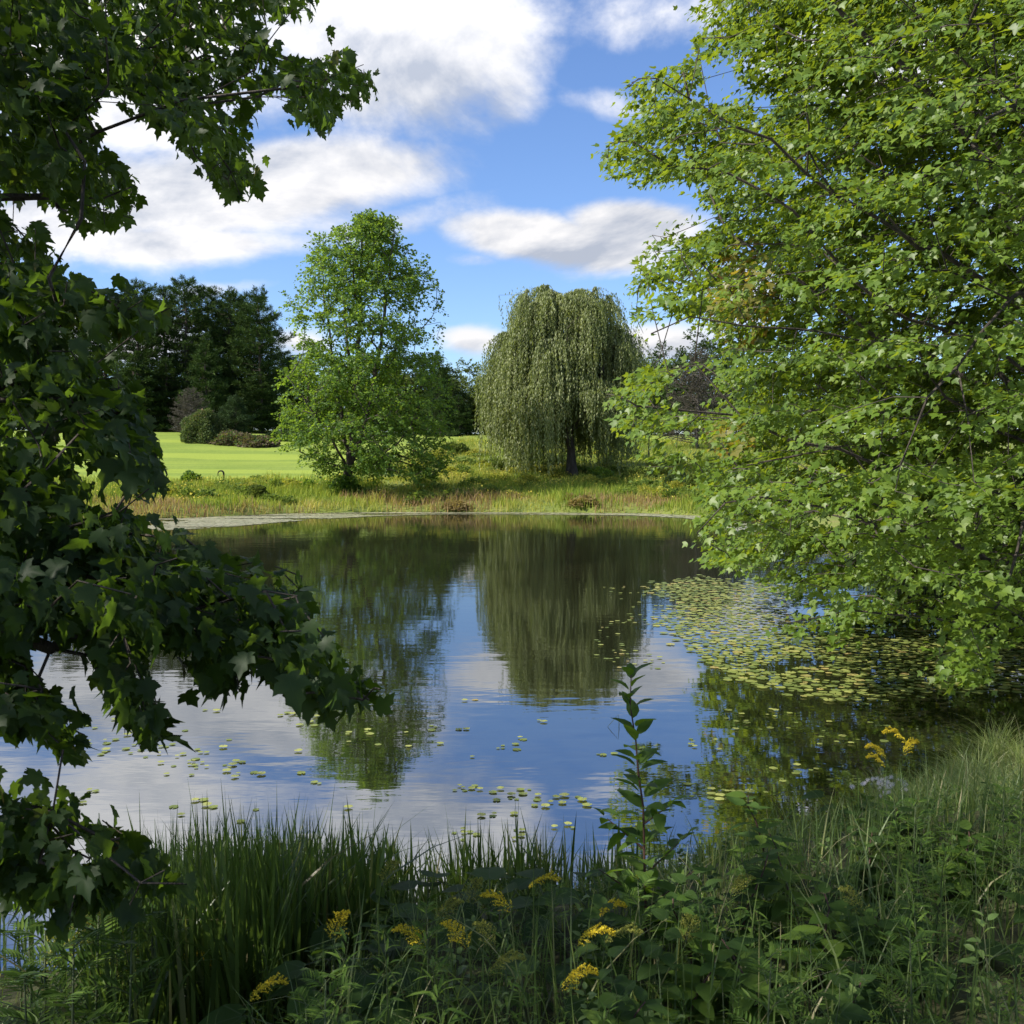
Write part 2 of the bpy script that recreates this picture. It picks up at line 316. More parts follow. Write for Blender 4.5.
# ------------------------------------------------------------------ tree skeleton
class Skel:
    def __init__(s, cap=60000):
        s.P = np.zeros((cap, 3)); s.par = np.full(cap, -1); s.pl = np.zeros(cap); s.D = np.zeros((cap, 3)); s.n = 0; s.stem = np.zeros(cap, bool); s.tip = []
    def node(s, p, par, stem=False):
        i = s.n; s.P[i] = p; s.par[i] = par; s.stem[i] = stem
        if par >= 0:
            d = p-s.P[par]; l = np.linalg.norm(d); s.pl[i] = s.pl[par]+l; s.D[i] = d/max(l, 1e-6)
        else: s.D[i] = (0, 0, 1)
        s.n += 1; return i
    def line(s, pts, step=.4, jit=.04, stem=True, rg=rng):
        pts = np.asarray(pts, float)
        if s.n == 0: cur = s.node(pts[0], -1, stem)
        else:
            cur = int(np.argmin(np.linalg.norm(s.P[:s.n]-pts[0], axis=1)))
            if np.linalg.norm(s.P[cur]-pts[0]) > step*.6:
                pts = np.concatenate([s.P[cur][None], pts])
        # catmull-rom resample
        Q = np.concatenate([pts[:1]*2-pts[1:2], pts, pts[-1:]*2-pts[-2:-1]])
        for k in range(len(pts)-1):
            p0, p1, p2, p3 = Q[k:k+4]; m = max(1, int(np.linalg.norm(p2-p1)/step))
            for q in range(1, m+1):
                t = q/m
                p = .5*((2*p1)+(-p0+p2)*t+(2*p0-5*p1+4*p2-p3)*t*t+(-p0+3*p1-3*p2+p3)*t**3)
                cur = s.node(p+rg.normal(0, jit, 3), cur, stem)
        return cur
    def attach(s, tips, step=.35, beta=.25, jit=.03, rg=rng, up=0.0, order=None):
        stemP = s.P[:s.n].copy()
        d = np.array([np.min(np.linalg.norm(stemP-t, axis=1)) for t in tips]) if order is None else order
        for t in tips[np.argsort(d)]:
            v = t-s.P[:s.n]; dist = np.linalg.norm(v, axis=1)
            cosa = np.einsum('ij,ij->i', v, s.D[:s.n])/np.maximum(dist, 1e-6)
            cost = dist*(1.15-.25*cosa)+beta*s.pl[:s.n]
            c = int(np.argmin(cost)); p0 = s.P[c].copy(); L = dist[c]
            if L < .04: s.tip.append(c); continue
            c1 = p0+s.D[c]*L*.3+A([0, 0, up*L]); m = max(1, int(L/step)); cur = c
            for q in range(1, m+1):
                u = q/m; p = (1-u)**2*p0+2*u*(1-u)*(.5*c1+.5*(p0+t)/2)+u*u*t
                if q < m: p = p+rg.normal(0, jit, 3)
                cur = s.node(p, cur)
            s.tip.append(cur)
    def prune(s, bad):
        d = bad & ~s.stem[:s.n]
        for i in range(1, s.n):
            if d[s.par[i]] and not s.stem[i]: d[i] = True
        s.dead = d; print('pruned tips', int(d[np.array(s.tip)].sum()), 'of', len(s.tip)); s.tip = [t for t in s.tip if not d[t]]
    dead = None
    def radii(s, r0=.006, e=2.3):
        w = np.zeros(s.n); w[np.array(s.tip)] += r0**e
        for i in range(s.n-1, 0, -1):
            w[i] = max(w[i], r0**e); w[s.par[i]] += w[i]
        return w**(1/e)
    def build(s, r, flare=1.0):
        """returns {branch id: Geo}; 0 is the trunk and its stems"""
        kids = [[] for _ in range(s.n)]
        for i in range(1, s.n):
            if s.dead is None or not s.dead[i]: kids[s.par[i]].append(i)
        bid = np.zeros(s.n, int); nb = 0
        cnt = np.ones(s.n, int)
        for i in range(s.n-1, 0, -1): cnt[s.par[i]] += cnt[i]
        for i in range(1, s.n):
            if s.stem[i]: bid[i] = 0
            elif bid[s.par[i]] == 0 and s.stem[s.par[i]]:
                if cnt[i] > 260: nb += 1; bid[i] = nb
                else: bid[i] = -1
            else: bid[i] = bid[s.par[i]]
        G = {}
        todo = [(0, -1)]
        while todo:
            st, pr = todo.pop()
            ch = [pr, st] if pr >= 0 else [st]; rad = [r[st]]*len(ch); c = st
            while kids[c]:
                k = sorted(kids[c], key=lambda q: -r[q]); nx_ = k[0]
                for q in k[1:]: todo.append((q, c))
                ch.append(nx_); rad.append(r[nx_]); c = nx_
            if len(ch) < 2: continue
            rad = np.array(rad); mr = rad.max()
            P = s.P[ch].copy()
            if pr < 0:
                rad = rad*(1+flare*np.exp(-np.arange(len(rad))*.9))
            V, F = tube(P, rad, 10 if mr > .08 else 6 if mr > .025 else 4 if mr > .01 else 3, cap=False)
            b = max(bid[st], 0)
            G.setdefault(b, Geo()).add(V, F)
        return G

# ------------------------------------------------------------------ leaf templates (y = towards the tip, z = upper side)
def star(half, c=(0, .35), fold=.15, droop=.12):
    right = [(x, y) for x, y in half]; left = [(-x, y) for x, y in half[::-1] if x > 0]
    o = A(right+left); o = np.concatenate([[c], o]); k = len(o)-1
    V = np.stack([o[:, 0], o[:, 1], fold*np.abs(o[:, 0])-droop*o[:, 1]**2], -1)
    F = A([[0, 1+i, 1+(i+1) % k] for i in range(k)]); return V, F[:, ::-1]
MAPLE = star([(0, 0), (.12, -.06), (.36, .02), (.27, .15), (.40, .20), (.55, .50), (.38, .47), (.22, .50), (.28, .70), (.14, .76), (0, 1.0)])
MAPLE_S = star([(0, 0), (.34, .08), (.56, .46), (.22, .52), (.0, 1.0)])
OVATE = star([(0, 0), (.16, .12), (.27, .35), (.24, .6), (.12, .85), (0, 1)], (0, .4), .25, .25)
BROAD = star([(0, .04), (.13, -.06), (.33, .06), (.42, .3), (.36, .58), (.2, .84), (0, 1)], (0, .4), .22, .3)
LANCE = (A([(0, 0, 0), (.075, .3, .02), (.06, .65, -.04), (0, 1, -.16), (-.06, .65, -.04), (-.075, .3, .02), (0, .45, -.01)]), A([[0, 1, 6], [1, 2, 6], [2, 3, 6], [3, 4, 6], [4, 5, 6], [5, 0, 6]]))
DIAM = (A([(0, 0, 0), (.42, .5, .06), (0, 1, -.1), (-.42, .5, .06)]), A([[0, 1, 2], [0, 2, 3]]))
NARROW = (A([(0, 0, 0), (.11, .45, 0), (0, 1, 0), (-.11, .45, 0)]), A([[0, 1, 2], [0, 2, 3]]))

def scatter(T, P, y, n, size, rnd=None, want_uv=False, curl=None):
    """leaves: base points P, blade directions y, approximate normals n, sizes"""
    V0, F0 = T; y = norm(y); x = norm(np.cross(y, n)); z = np.cross(x, y); size = np.broadcast_to(size, (len(P),))
    W = np.repeat(V0[None], len(P), 0).copy()
    if curl is not None: W[..., 2] -= curl[:, None]*W[..., 1]**2+0*W[..., 0]; 
    V = P[:, None]+size[:, None, None]*(W[..., 0:1]*x[:, None]+W[..., 1:2]*y[:, None]+W[..., 2:3]*z[:, None])
    F = F0[None]+(np.arange(len(P))*len(V0))[:, None, None]
    r = rng.random(len(P)) if rnd is None else rnd
    R = np.repeat(r, len(V0))
    uv = np.tile(V0, (len(P), 1)) if want_uv else None
    return V.reshape(-1, 3), F.reshape(-1, F0.shape[1]), R, uv

def spray(tips, dirs, k, L, size, petiole=.04, droop=.45, up=1.0, tilt=.45, rg=rng, outward=None, flat=.35):
    """twigs with paired leaves. returns P, y, n, size arrays"""
    n = len(tips); dirs = norm(dirs+rg.normal(0, .25, (n, 3)))
    side = norm(np.cross(dirs, A([0, 0, 1.])+rg.normal(0, .25, (n, 3))))
    t = np.tile((np.arange(k)+.5)/k, (n, 1))+rg.normal(0, .06, (n, k)); t = np.clip(t, 0, 1)
    sg = np.tile(np.where(np.arange(k) % 2 == 0, 1., -1.), (n, 1))
    Ls = L*rg.uniform(.6, 1.25, (n, 1))
    base = tips[:, None]+dirs[:, None]*((t-.55)*Ls)[..., None]
    base[..., 2] -= .25*(t**2)*Ls
    lat = side[:, None]*sg[..., None]; spread = (1-t)*.16+.03
    base = base+lat*(spread*Ls*rg.uniform(.2, 1.6, (n, k)))[..., None]+rg.normal(0, .045, (n, k, 3))*Ls[..., None]*2*flat
    y = lat*(.75-.5*t)[..., None]+dirs[:, None]*(.35+.6*t)[..., None]+rg.normal(0, .35, (n, k, 3))
    y[..., 2] -= droop
    nn = A([0, 0, up])+rg.normal(0, tilt, (n, k, 3))
    if outward is not None: nn = nn+outward[:, None]
    base = base+norm(y)*petiole
    s = size*rg.uniform(.55, 1.2, (n, k))
    return base.reshape(-1, 3), y.reshape(-1, 3), nn.reshape(-1, 3), s.ravel()

def tree_thing(name, label, cat, base, G, barkm, group=None):
    base = A(base, float)
    root = empty(name, base, label, cat, group)
    for b in sorted(G):
        obj('trunk' if b == 0 else 'branch', G[b].mesh(smooth=True, off=base), barkm, root)
    return root
def crown_part(root, name, base, V, F, R, uv, mat):
    return obj(name, mesh_np(V-A(base, float), F, rnd=R, uv=uv), mat, root)

# ================================================================== RIGHT MAPLE
def right_maple():
    rg = np.random.default_rng(11)
    cx, cy = 8.9, 13.4; bz = gz(cx, cy)-.1; base = (cx, cy, bz)
    mask = [(705, -60), (690, 15), (700, 55), (640, 72), (622, 78), (618, 118), (600, 150), (603, 176), (640, 190), (668, 196), (672, 180), (690, 180), (700, 205), (650, 226), (640, 262), (628, 292), (632, 330), (650, 348), (668, 352), (640, 365), (600, 395), (612, 420), (640, 445), (632, 476), (690, 470), (708, 500), (692, 530), (704, 562), (745, 578), (790, 592), (775, 618), (775, 640), (840, 655), (905, 618), (925, 650), (945, 690), (985, 690), (1005, 640), (1100, 660), (1100, -60)]
    holes = [[(664, 372), (705, 366), (722, 395), (704, 420), (668, 394)], [(640, 428), (690, 425), (716, 445), (692, 462), (650, 448)], [(640, 318), (676, 312), (712, 330), (722, 352), (690, 362), (650, 350)], [(700, 60), (735, 50), (740, 100), (700, 105)], [(668, 190), (705, 188), (708, 225), (672, 222)], [(640, 340), (690, 330), (700, 352), (650, 362)]]
    S = Skel(120000)
    S.line([(cx, cy, bz), (cx-.1, cy, 1.6), (cx-.15, cy+.1, 3.2), (cx+.1, cy, 6), (cx, cy+.1, 9), (cx-.1, cy, 12.8)], .4, rg=rg)
    P = lambda *q: [at(*w) for w in q]
    for l in ([(cx-.1, cy, 2.3)]+P((1010, 205, 13.0), (945, 110, 12.6), (850, 22, 12.2), (770, -80, 12)),
              [(cx-.1, cy, 3.0)]+P((1000, 290, 12.4), (870, 215, 11.8), (740, 128, 11.3), (655, 82, 11)),
              [(cx-.1, cy, 2.8)]+P((1010, 360, 12.2), (880, 300, 11.5), (760, 190, 11), (650, 150, 10.8)),
              [(cx-.1, cy, 2.2)]+P((1000, 430, 12), (900, 345, 11), (790, 330, 10.6), (690, 320, 10.4), (650, 335, 10.4)),
              [(cx-.1, cy, 1.9)]+P((1010, 500, 12), (910, 470, 11.3), (800, 440, 10.8), (700, 410, 10.4), (630, 410, 10.2)),
              [(cx-.1, cy, 1.7)]+P((1020, 560, 12), (930, 540, 11), (840, 510, 10.4), (760, 500, 10.2), (715, 510, 10)),
              [(cx-.1, cy, 1.4)]+P((1060, 620, 11), (960, 625, 10.2), (860, 615, 9.7), (790, 620, 9.4)),
              [(cx-.1, cy, 3.4)]+P((1040, 300, 10.5), (990, 330, 9.2), (930, 400, 8.6), (900, 470, 8.4)),
              [(cx, cy, 3.4)]+P((1060, 120, 10.8), (1010, 110, 9.4), (960, 150, 8.8)),
              [(cx-.1, cy, 2.6)]+P((1050, 500, 10.4), (1000, 600, 9.3), (965, 665, 8.9)),
              [(cx, cy, 4), (11, 15, 6), (13, 16.5, 8)], [(cx, cy, 5), (9.5, 16, 7.5), (10, 18.5, 9)], [(cx, cy, 6), (11.5, 12, 8.5), (13.5, 11, 9.5)],
              [(cx, cy, 5), (8, 16, 7), (6.5, 18, 8.5)], [(cx, cy, 6.5), (7.3, 12, 9), (5.8, 11.2, 10.5)]):
        S.line(l, .4, rg=rg)
    n = 30000
    a = rg.uniform(0, 2*PI, n); z = rg.uniform(.3, 13.6, n)
    rm = np.interp(z, [0, .6, 2, 5, 8, 11, 13.6], [4.5, 6.6, 8.2, 8.3, 7.2, 5.0, 1.0]); r = rm*np.sqrt(rg.random(n))**.75
    T = np.stack([cx+r*np.cos(a), cy+r*np.sin(a)*.95, z], -1)
    px, py, f = project(T)
    inframe = (px > -40) & (px < 1064) & (py > -40) & (py < 1064)
    ok = in_poly(px, py, mask)
    for h in holes: ok &= ~in_poly(px, py, h)
    edge = (np.abs(noise3(T, 1.6)-.5) < .5)
    rr_ = np.hypot(T[:, 0]-cx, T[:, 1]-cy); sp_ = .62; wob = .55*noise3(T*A([1, 1, 0]), .45)
    zz = T[:, 2]+.16*rr_+wob; T[:, 2] = np.round(zz/sp_)*sp_+rg.normal(0, .07, n)-.16*rr_-wob
    px, py, f = project(T); inframe = (px > -40) & (px < 1064) & (py > -40) & (py < 1064); ok = in_poly(px, py, mask)
    for h in holes: ok &= ~in_poly(px, py, h)
    layers = noise3(T*A([.8, .8, 1.5]), 1.1)+.35*noise3(T, 2.4)
    keep = np.where(inframe, ok & (layers > np.interp(px, [600, 760, 900], [.63, .55, .42])-np.where(T[:, 1] > 13.5, .12, 0)*(px > 700)), layers > .62) & (T[:, 2] > ground(T[:, 0], T[:, 1])+.6)
    keep &= (T[:, 1] > 7.6) & ~(inframe & (py > 575) & (px < 960) & (rg.random(n) < .6))
    keep &= ~(~inframe & (rg.random(n) < .35))
    T = T[keep]
    # the photographed leafy edge: sprays reaching out past the crown
    ed = A([(612, 95, 11), (598, 158, 11), (606, 140, 11), (625, 95, 11), (648, 235, 10.6), (632, 310, 10.5), (612, 385, 10.2), (600, 402, 10.2), (628, 78, 11), (620, 85, 11), (608, 110, 11), (602, 150, 11), (612, 165, 11), (632, 150, 11), (640, 120, 11), (655, 100, 11), (668, 130, 11), (660, 165, 11), (690, 35, 11.4), (705, 20, 11.4), (700, 60, 11.2), (660, 180, 11), (650, 240, 10.6), (655, 265, 10.6), (640, 300, 10.5), (636, 325, 10.5), (655, 300, 10.5), (680, 250, 10.6), (605, 400, 10.2), (618, 392, 10.2), (640, 400, 10.2), (660, 405, 10.2), (625, 425, 10.2), (655, 450, 10.2), (680, 440, 10.2), (640, 470, 10.2), (665, 465, 10.2), (690, 465, 10.2), (695, 530, 10), (712, 545, 10), (735, 560, 10), (780, 615, 9.4), (800, 640, 9.4), (830, 625, 9.5), (850, 650, 9.4), (880, 640, 9.6), (950, 680, 8.8), (965, 695, 8.8), (980, 670, 8.8), (960, 640, 8.9), (940, 660, 8.9)], float)
    E_ = at(ed[:, 0], ed[:, 1], ed[:, 2])
    E_ = np.repeat(E_, 2, 0)+rg.normal(0, .09, (len(E_)*2, 3))
    T = np.concatenate([T, E_])
    if len(T) > 9000: T = np.concatenate([T[:-len(E_)][rg.permutation(len(T)-len(E_))[:9000]], E_])
    S.attach(T, .45, .18, .03, rg)
    px, py, f = project(S.P[:S.n]); vis = (px > -20) & (px < 1044) & (py > -20) & (py < 1044)
    gap_ = lambda dx, dy: in_poly(px+dx, py+dy, mask)
    S.prune(vis & ~(gap_(0, 0) & gap_(-4, 0) & gap_(0, 6)))
    r = S.radii(.0040, 2.35)
    tp = np.array(S.tip); D = S.D[tp].copy(); tpP = S.P[tp]
    outw = norm(np.stack([tpP[:, 0]-cx, tpP[:, 1]-cy, 0*cx+tpP[:, 2]*0], -1))
    D = norm(D+outw*.8); D[:, 2] *= .4
    P_, y_, n_, s_ = spray(tpP, D, 34, .70, .080, .03, .34, 1.0, .42, rg, outward=outw*.45+A([-.28, -.18, 0]), flat=.2)
    q0, q1, qf = project(P_+norm(y_)*.05); vis = (q0 > -30) & (q0 < 1054) & (q1 > -30) & (q1 < 1054)
    j0, j1 = q0+rg.normal(0, 7, len(q0)), q1+rg.normal(0, 7, len(q0)); ins = in_poly(j0, j1, mask)
    for h in holes: ins &= ~in_poly(j0, j1, h)
    kk = (~vis) | ins; P_, y_, n_, s_ = P_[kk], y_[kk], n_[kk], s_[kk]; s_ = np.where(P_[:, 1] > 14, s_*1.5, s_)
    # reddening leaves sit together on a few twigs
    rnd = rg.random(len(P_))*.965
    q0, q1, _ = project(P_); red = (np.hypot((q0-745)/35, (q1-290)/55) < 1) | (np.hypot((q0-730)/25, (q1-440)/20) < 1)
    rnd = np.where(red & (rg.random(len(P_)) < .35), rg.uniform(.98, 1, len(P_)), rnd)
    big = rg.random(len(P_)) < .04; s_ = np.where(big, s_*1.35, s_)
    V, F, R, uv = scatter(MAPLE_S, P_, y_, n_, s_, rnd)
    G = S.build(r*.85)
    root = tree_thing('maple_tree', 'big sunlit green maple filling the right side, low limbs hanging over lily pads', 'tree', base, G, MT['bark'])
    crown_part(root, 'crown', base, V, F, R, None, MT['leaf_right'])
    print('right maple', len(T), S.n, len(P_))
right_maple()

# ================================================================== LEFT MAPLE (close, in shade)
def left_maple():
    rg = np.random.default_rng(5)
    cx, cy = -5.6, 3.0; bz = gz(cx, cy)-.1; base = (cx, cy, bz)
    S = Skel(60000)
    S.line([(cx, cy, bz), (cx+.1, cy, 2.4), (cx, cy+.1, 5), (cx+.2, cy, 8), (cx, cy, 11.4)], .35, rg=rg)
    U = [(-60, -70), (305, -70), (325, -5), (302, 14), (268, 22), (262, 45), (300, 60), (340, 42), (375, 72), (372, 100), (345, 112), (318, 134), (300, 120), (288, 90), (262, 100), (250, 130), (252, 168), (264, 182), (240, 206), (212, 178), (190, 150), (160, 128), (128, 116), (118, 92), (100, 120), (95, 150), (140, 168), (142, 205), (112, 235), (72, 222), (40, 190), (20, 190), (15, 215), (60, 245), (45, 262), (-60, 258)]
    Mi = [(-60, 250), (40, 262), (105, 288), (130, 282), (172, 306), (160, 335), (120, 330), (95, 352), (150, 395), (150, 430), (160, 470), (163, 496), (140, 498), (110, 470), (70, 440), (95, 500), (150, 522), (200, 540), (252, 555), (306, 576), (300, 600), (328, 640), (345, 672), (384, 688), (372, 706), (330, 712), (290, 700), (262, 655), (232, 668), (245, 692), (200, 690), (190, 650), (140, 640), (170, 730), (155, 748), (130, 722), (98, 672), (60, 640), (30, 655), (60, 700), (98, 745), (75, 760), (45, 735), (-60, 720)]
    Lo = [(-60, 772), (25, 775), (60, 800), (105, 815), (165, 858), (195, 888), (180, 905), (140, 880), (125, 920), (100, 905), (60, 925), (35, 905), (-60, 920)]
    gap = [[(0, 195), (40, 200), (60, 215), (30, 225), (0, 215)], [(95, 85), (125, 100), (150, 130), (175, 165), (140, 165), (100, 130)], [(50, 320), (75, 320), (115, 352), (95, 362), (60, 345)], [(30, 632), (75, 632), (110, 655), (100, 668), (60, 660), (20, 655)], [(60, 432), (95, 450), (70, 460), (50, 445)]]
    P = lambda *q: [at(*w) for w in q]
    for l in ([(cx, cy, 4.2)]+P((-250, 60, 5), (-60, 30, 5.4), (100, 20, 5.9), (230, 40, 6.4), (350, 90, 6.8)),
              [(cx, cy, 3.6)]+P((-250, 120, 4.2), (-60, 90, 4.4), (80, 80, 4.7), (180, 110, 4.9), (236, 190, 5)),
              [(cx, cy, 3.3)]+P((-250, 220, 4), (-60, 200, 4.2), (50, 190, 4.4), (120, 215, 4.5)),
              [(cx, cy, 3.0)]+P((-200, 300, 3.8), (-30, 310, 3.9), (60, 320, 4), (160, 318, 4.2)),
              [(cx, cy, 2.6)]+P((-200, 400, 3.5), (-30, 405, 3.6), (70, 410, 3.7), (130, 430, 3.7), (155, 480, 3.7)),
              [(cx, cy, 2.3)]+P((-300, 560, 3.6), (-50, 570, 3.4), (90, 575, 3.3), (200, 590, 3.3), (300, 640, 3.3), (370, 690, 3.3)),
              [(cx, cy, 2.0)]+P((-300, 600, 3.3), (-50, 620, 3.1), (40, 640, 3.0), (120, 660, 3.0), (155, 730, 3.0)),
              [(cx, cy, 1.8)]+P((-300, 760, 3.0), (-60, 800, 2.7), (40, 830, 2.6), (130, 870, 2.6), (185, 888, 2.6)),
              [(cx, cy, 2.3)]+P((-300, 610, 3.6), (-50, 640, 3.3), (20, 680, 3.2), (70, 735, 3.2)),
              [(cx, cy, 5), (-4, 1.5, 6.5), (-2, .3, 7.6), (-.4, 0, 8.2)], [(cx, cy, 6), (-4, 4.2, 7.6), (-2.2, 5, 8.8)], [(cx, cy, 5), (-7.5, 4, 6), (-9, 4.5, 7)],
              [(cx, cy, 4), (-6, 1, 5.2), (-6.3, -1.2, 6.2)], [(cx, cy, 5), (-4.2, .3, 5.6), (-2.6, -1.8, 6.4)], [(cx, cy, 5), (-6.5, 5.5, 6.6), (-7.4, 7.2, 7.6)]):
        S.line(l, .3, .03, rg=rg)
    def fill(poly, n, dfun, sc):
        px = rg.uniform(-60, 400, n*6); py = rg.uniform(-70, 930, n*6); ok = in_poly(px, py, poly)
        for h in gap: ok &= ~in_poly(px, py, h)
        px, py = px[ok], py[ok]; D = dfun(px, py)+rg.normal(0, sc, len(px))
        return at(px, py, D)[:n]
    T1 = fill(U, 560, lambda x, y: 4.5+1.9*np.clip((x-60)/300, 0, 1)+.4*np.clip((60-y)/100, 0, 1), .55)
    T2 = fill(Mi, 560, lambda x, y: np.interp(y, [250, 500, 720], [4.1, 3.5, 3.15])+0*x, .33)
    T3 = fill(Lo, 150, lambda x, y: 2.75+0*x, .18)
    ed = A([(372, 80, 6.8), (360, 100, 6.8), (345, 60, 6.7), (325, 120, 6.7), (300, 110, 6.6), (322, 70, 6.7), (300, 75, 6.6), (280, 60, 6.5), (310, 10, 6.4), (285, 12, 6.4), (240, 195, 5), (228, 180, 5), (250, 172, 5), (160, 322, 4.2), (135, 305, 4.2), (110, 295, 4.2), (158, 490, 3.7), (150, 460, 3.7), (145, 435, 3.7), (375, 695, 3.3), (345, 690, 3.3), (320, 700, 3.3), (300, 590, 3.3), (285, 575, 3.3), (320, 640, 3.3), (235, 680, 3.2), (160, 735, 3), (140, 715, 3), (75, 750, 3.2), (85, 735, 3.2), (185, 890, 2.6), (130, 905, 2.6), (70, 915, 2.6), (165, 870, 2.6)], float)
    E_ = at(ed[:, 0], ed[:, 1], ed[:, 2])
    n = 3600; v = norm(rg.normal(0, 1, (n, 3)))*(rg.random((n, 1))**.4); O = v*A([5.4, 5.0, 4.6])+A([cx+.9, cy-.4, 6.6])
    px, py, f = project(O); vis = (f > .2) & (px > -70) & (px < 1100) & (py > -75) & (py < 1100)
    O = O[~vis & (np.linalg.norm(O-A([0, 0, CAMZ]), axis=1) > 2.2) & (noise3(O, .8)+.3*noise3(O, 1.7) > .54)]
    O = O[(np.linalg.norm(O-at(350, -150, 6.8), axis=1) > 2.6) & (np.linalg.norm(O-at(150, -200, 6), axis=1) > 1.0)][:1500]
    T = np.concatenate([T1, T2, T3, E_, O]); vis_n = len(T1)+len(T2)+len(T3)+len(E_)
    S.attach(T, .3, .15, .02, rg)
    px, py, f = project(S.P[:S.n]); vis = (f > .2) & (px > -20) & (px < 1044) & (py > -20) & (py < 1044)
    al = lambda dx, dy: in_poly(px+dx, py+dy, U) | in_poly(px+dx, py+dy, Mi) | in_poly(px+dx, py+dy, Lo)
    S.prune(vis & ~(al(0, 0) | al(-14, 0) | al(0, 14) | al(0, -14)))
    r = S.radii(.0026, 2.2)
    tp = np.array(S.tip); D = S.D[tp].copy(); outw = norm(np.stack([S.P[tp][:, 0]-cx, S.P[tp][:, 1]-cy, np.zeros(len(tp))], -1))
    D = norm(D*.8+outw*.6); D[:, 2] -= .15
    P_, y_, n_, s_ = spray(S.P[tp], D, 17, .34, .069, .03, .7, .75, .5, rg, outward=outw*.35, flat=.4)
    q0, q1, qf = project(P_+norm(y_)*.04); vis = (qf > .2) & (q0 > -50) & (q0 < 1074) & (q1 > -50) & (q1 < 1074)
    j0, j1 = q0+rg.normal(0, 6, len(q0)), q1+rg.normal(0, 6, len(q0)); ins = in_poly(j0, j1, U) | in_poly(j0, j1, Mi) | in_poly(j0, j1, Lo)
    for h in gap: ins &= ~in_poly(j0, j1, h)
    ins &= (noise3(P_, 2.6)+.35*noise3(P_, 7) > .46)
    kk = (~vis) | ins; P_, y_, n_, s_ = P_[kk], y_[kk], n_[kk], s_[kk]
    s_ = s_*rg.uniform(.75, 1.2, len(s_))
    px, py, f = project(P_)
    offp = ~((px > -80) & (px < 1100) & (py > -80) & (py < 1100))
    hang = (~offp) & (P_[:, 1] > 1.5)
    V, F, R, uv = scatter(MAPLE, P_, y_, n_, s_, None, True, curl=rg.uniform(-.1, .75, len(P_)))
    G = S.build(r*.9)
    root = tree_thing('maple_tree', 'dark shaded maple close by at the left edge, boughs hanging over sky and water', 'tree', base, G, MT['bark'])
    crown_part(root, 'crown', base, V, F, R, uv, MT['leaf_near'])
    print('left maple', len(T), S.n, len(P_))
left_maple()

# ================================================================== LONE TREE ON THE FAR BANK
def lone_tree():
    rg = np.random.default_rng(21); D0 = 50.5
    b = at(345, 489, D0); b[2] = gz(b[0], b[1])-.1; m = 1024/D0
    def W(px, py, dy=0): q = at(px, py, D0+dy); return q
    S = Skel(60000)
    S.line([b, W(347, 478), W(350, 466, .1)], .3, .02, rg=rg)
    for l in ([W(350, 466), W(352, 430), W(356, 380), W(360, 310), (W(362, 225))],
              [W(350, 466), W(344, 430, .4), W(335, 370, .6), W(325, 300, .8), W(318, 240, .8)],
              [W(352, 462), W(366, 420, -.4), W(378, 360, -.6), W(386, 300, -.6), W(395, 232, -.5)],
              [W(348, 468), W(336, 445, -.6), W(316, 415, -1.1), W(295, 385, -1.4), W(282, 370, -1.5)],
              [W(352, 470), W(370, 462, .5), W(400, 462, .9), W(436, 472, 1)],
              [W(352, 450), W(372, 425, .8), W(405, 395, 1.4), W(440, 380, 1.6)],
              [W(354, 420), W(350, 370, 1.2), W(345, 320, 1.8), W(343, 270, 1.9)],
              [W(378, 370), W(400, 345, -.6), W(425, 325, -.7), W(440, 322, -.7)],
              [W(346, 470), W(325, 462, .6), W(300, 452, .8)], [W(352, 455), W(358, 440, -1.5), W(366, 420, -3)]):
        S.line(l, .45, .04, rg=rg)
    ys_ = [213, 225, 240, 262, 290, 318, 335, 350, 362, 380, 405, 440, 462, 476, 487]
    lf = [352, 318, 300, 293, 286, 283, 284, 290, 290, 276, 276, 277, 296, 312, 330]
    rt = [378, 412, 426, 436, 444, 444, 448, 452, 440, 452, 450, 450, 452, 440, 392]
    n = 9000; py = rg.uniform(213, 487, n); l_ = np.interp(py, ys_, lf); r_ = np.interp(py, ys_, rt)
    a = rg.uniform(0, 2*PI, n); q = np.sqrt(rg.random(n))
    px = (l_+r_)/2+(r_-l_)/2*q*np.cos(a); dy = (r_-l_)/2/m*q*np.sin(a)
    T = at(px, py, D0+dy)
    nz = noise3(T*A([1, 1, 1.7]), .75)+.3*noise3(T, 1.9)
    th = np.interp(py, [213, 300, 340, 365, 380, 480], [.55, .54, .54, .53, .50, .47])+.14*q**4
    plume = py > 300
    for ax_, ay_ in ((303, 262), (318, 234), (343, 226), (366, 212), (387, 214), (411, 240), (430, 272), (292, 292)): plume |= (py > ay_) & (np.abs(px-ax_) < 5+(py-ay_)*.38)
    keep = (nz > th) & ~((px < 300) & (py > 334) & (py < 360)) & ~((px > 405) & (py > 341) & (py < 352)) & plume & (T[:, 2] > 1.25) & ~((px > 338) & (px < 400) & (py > 472))
    T = T[keep][:2500]
    S.attach(T, .5, .16, .05, rg, up=.05)
    r = S.radii(.006, 2.3)
    tp = np.array(S.tip); D = S.D[tp]; ax = W(355, 400)
    outw = norm(np.stack([S.P[tp][:, 0]-ax[0], S.P[tp][:, 1]-ax[1], np.full(len(tp), .0)], -1))
    P_, y_, n_, s_ = spray(S.P[tp], D+outw*.5, 26, .95, .15, .02, .2, 1.0, .5, rg, outward=outw*.5)
    V, F, R, uv = scatter(DIAM, P_, y_, n_, s_)
    root = tree_thing('maple_tree', 'tall lone maple with several stems on the far bank, left of the willow', 'tree', b, S.build(r*1.2), MT['bark'])
    crown_part(root, 'crown', b, V, F, R, None, MT['leaf_lone'])
    print('lone', len(T), len(P_))
lone_tree()

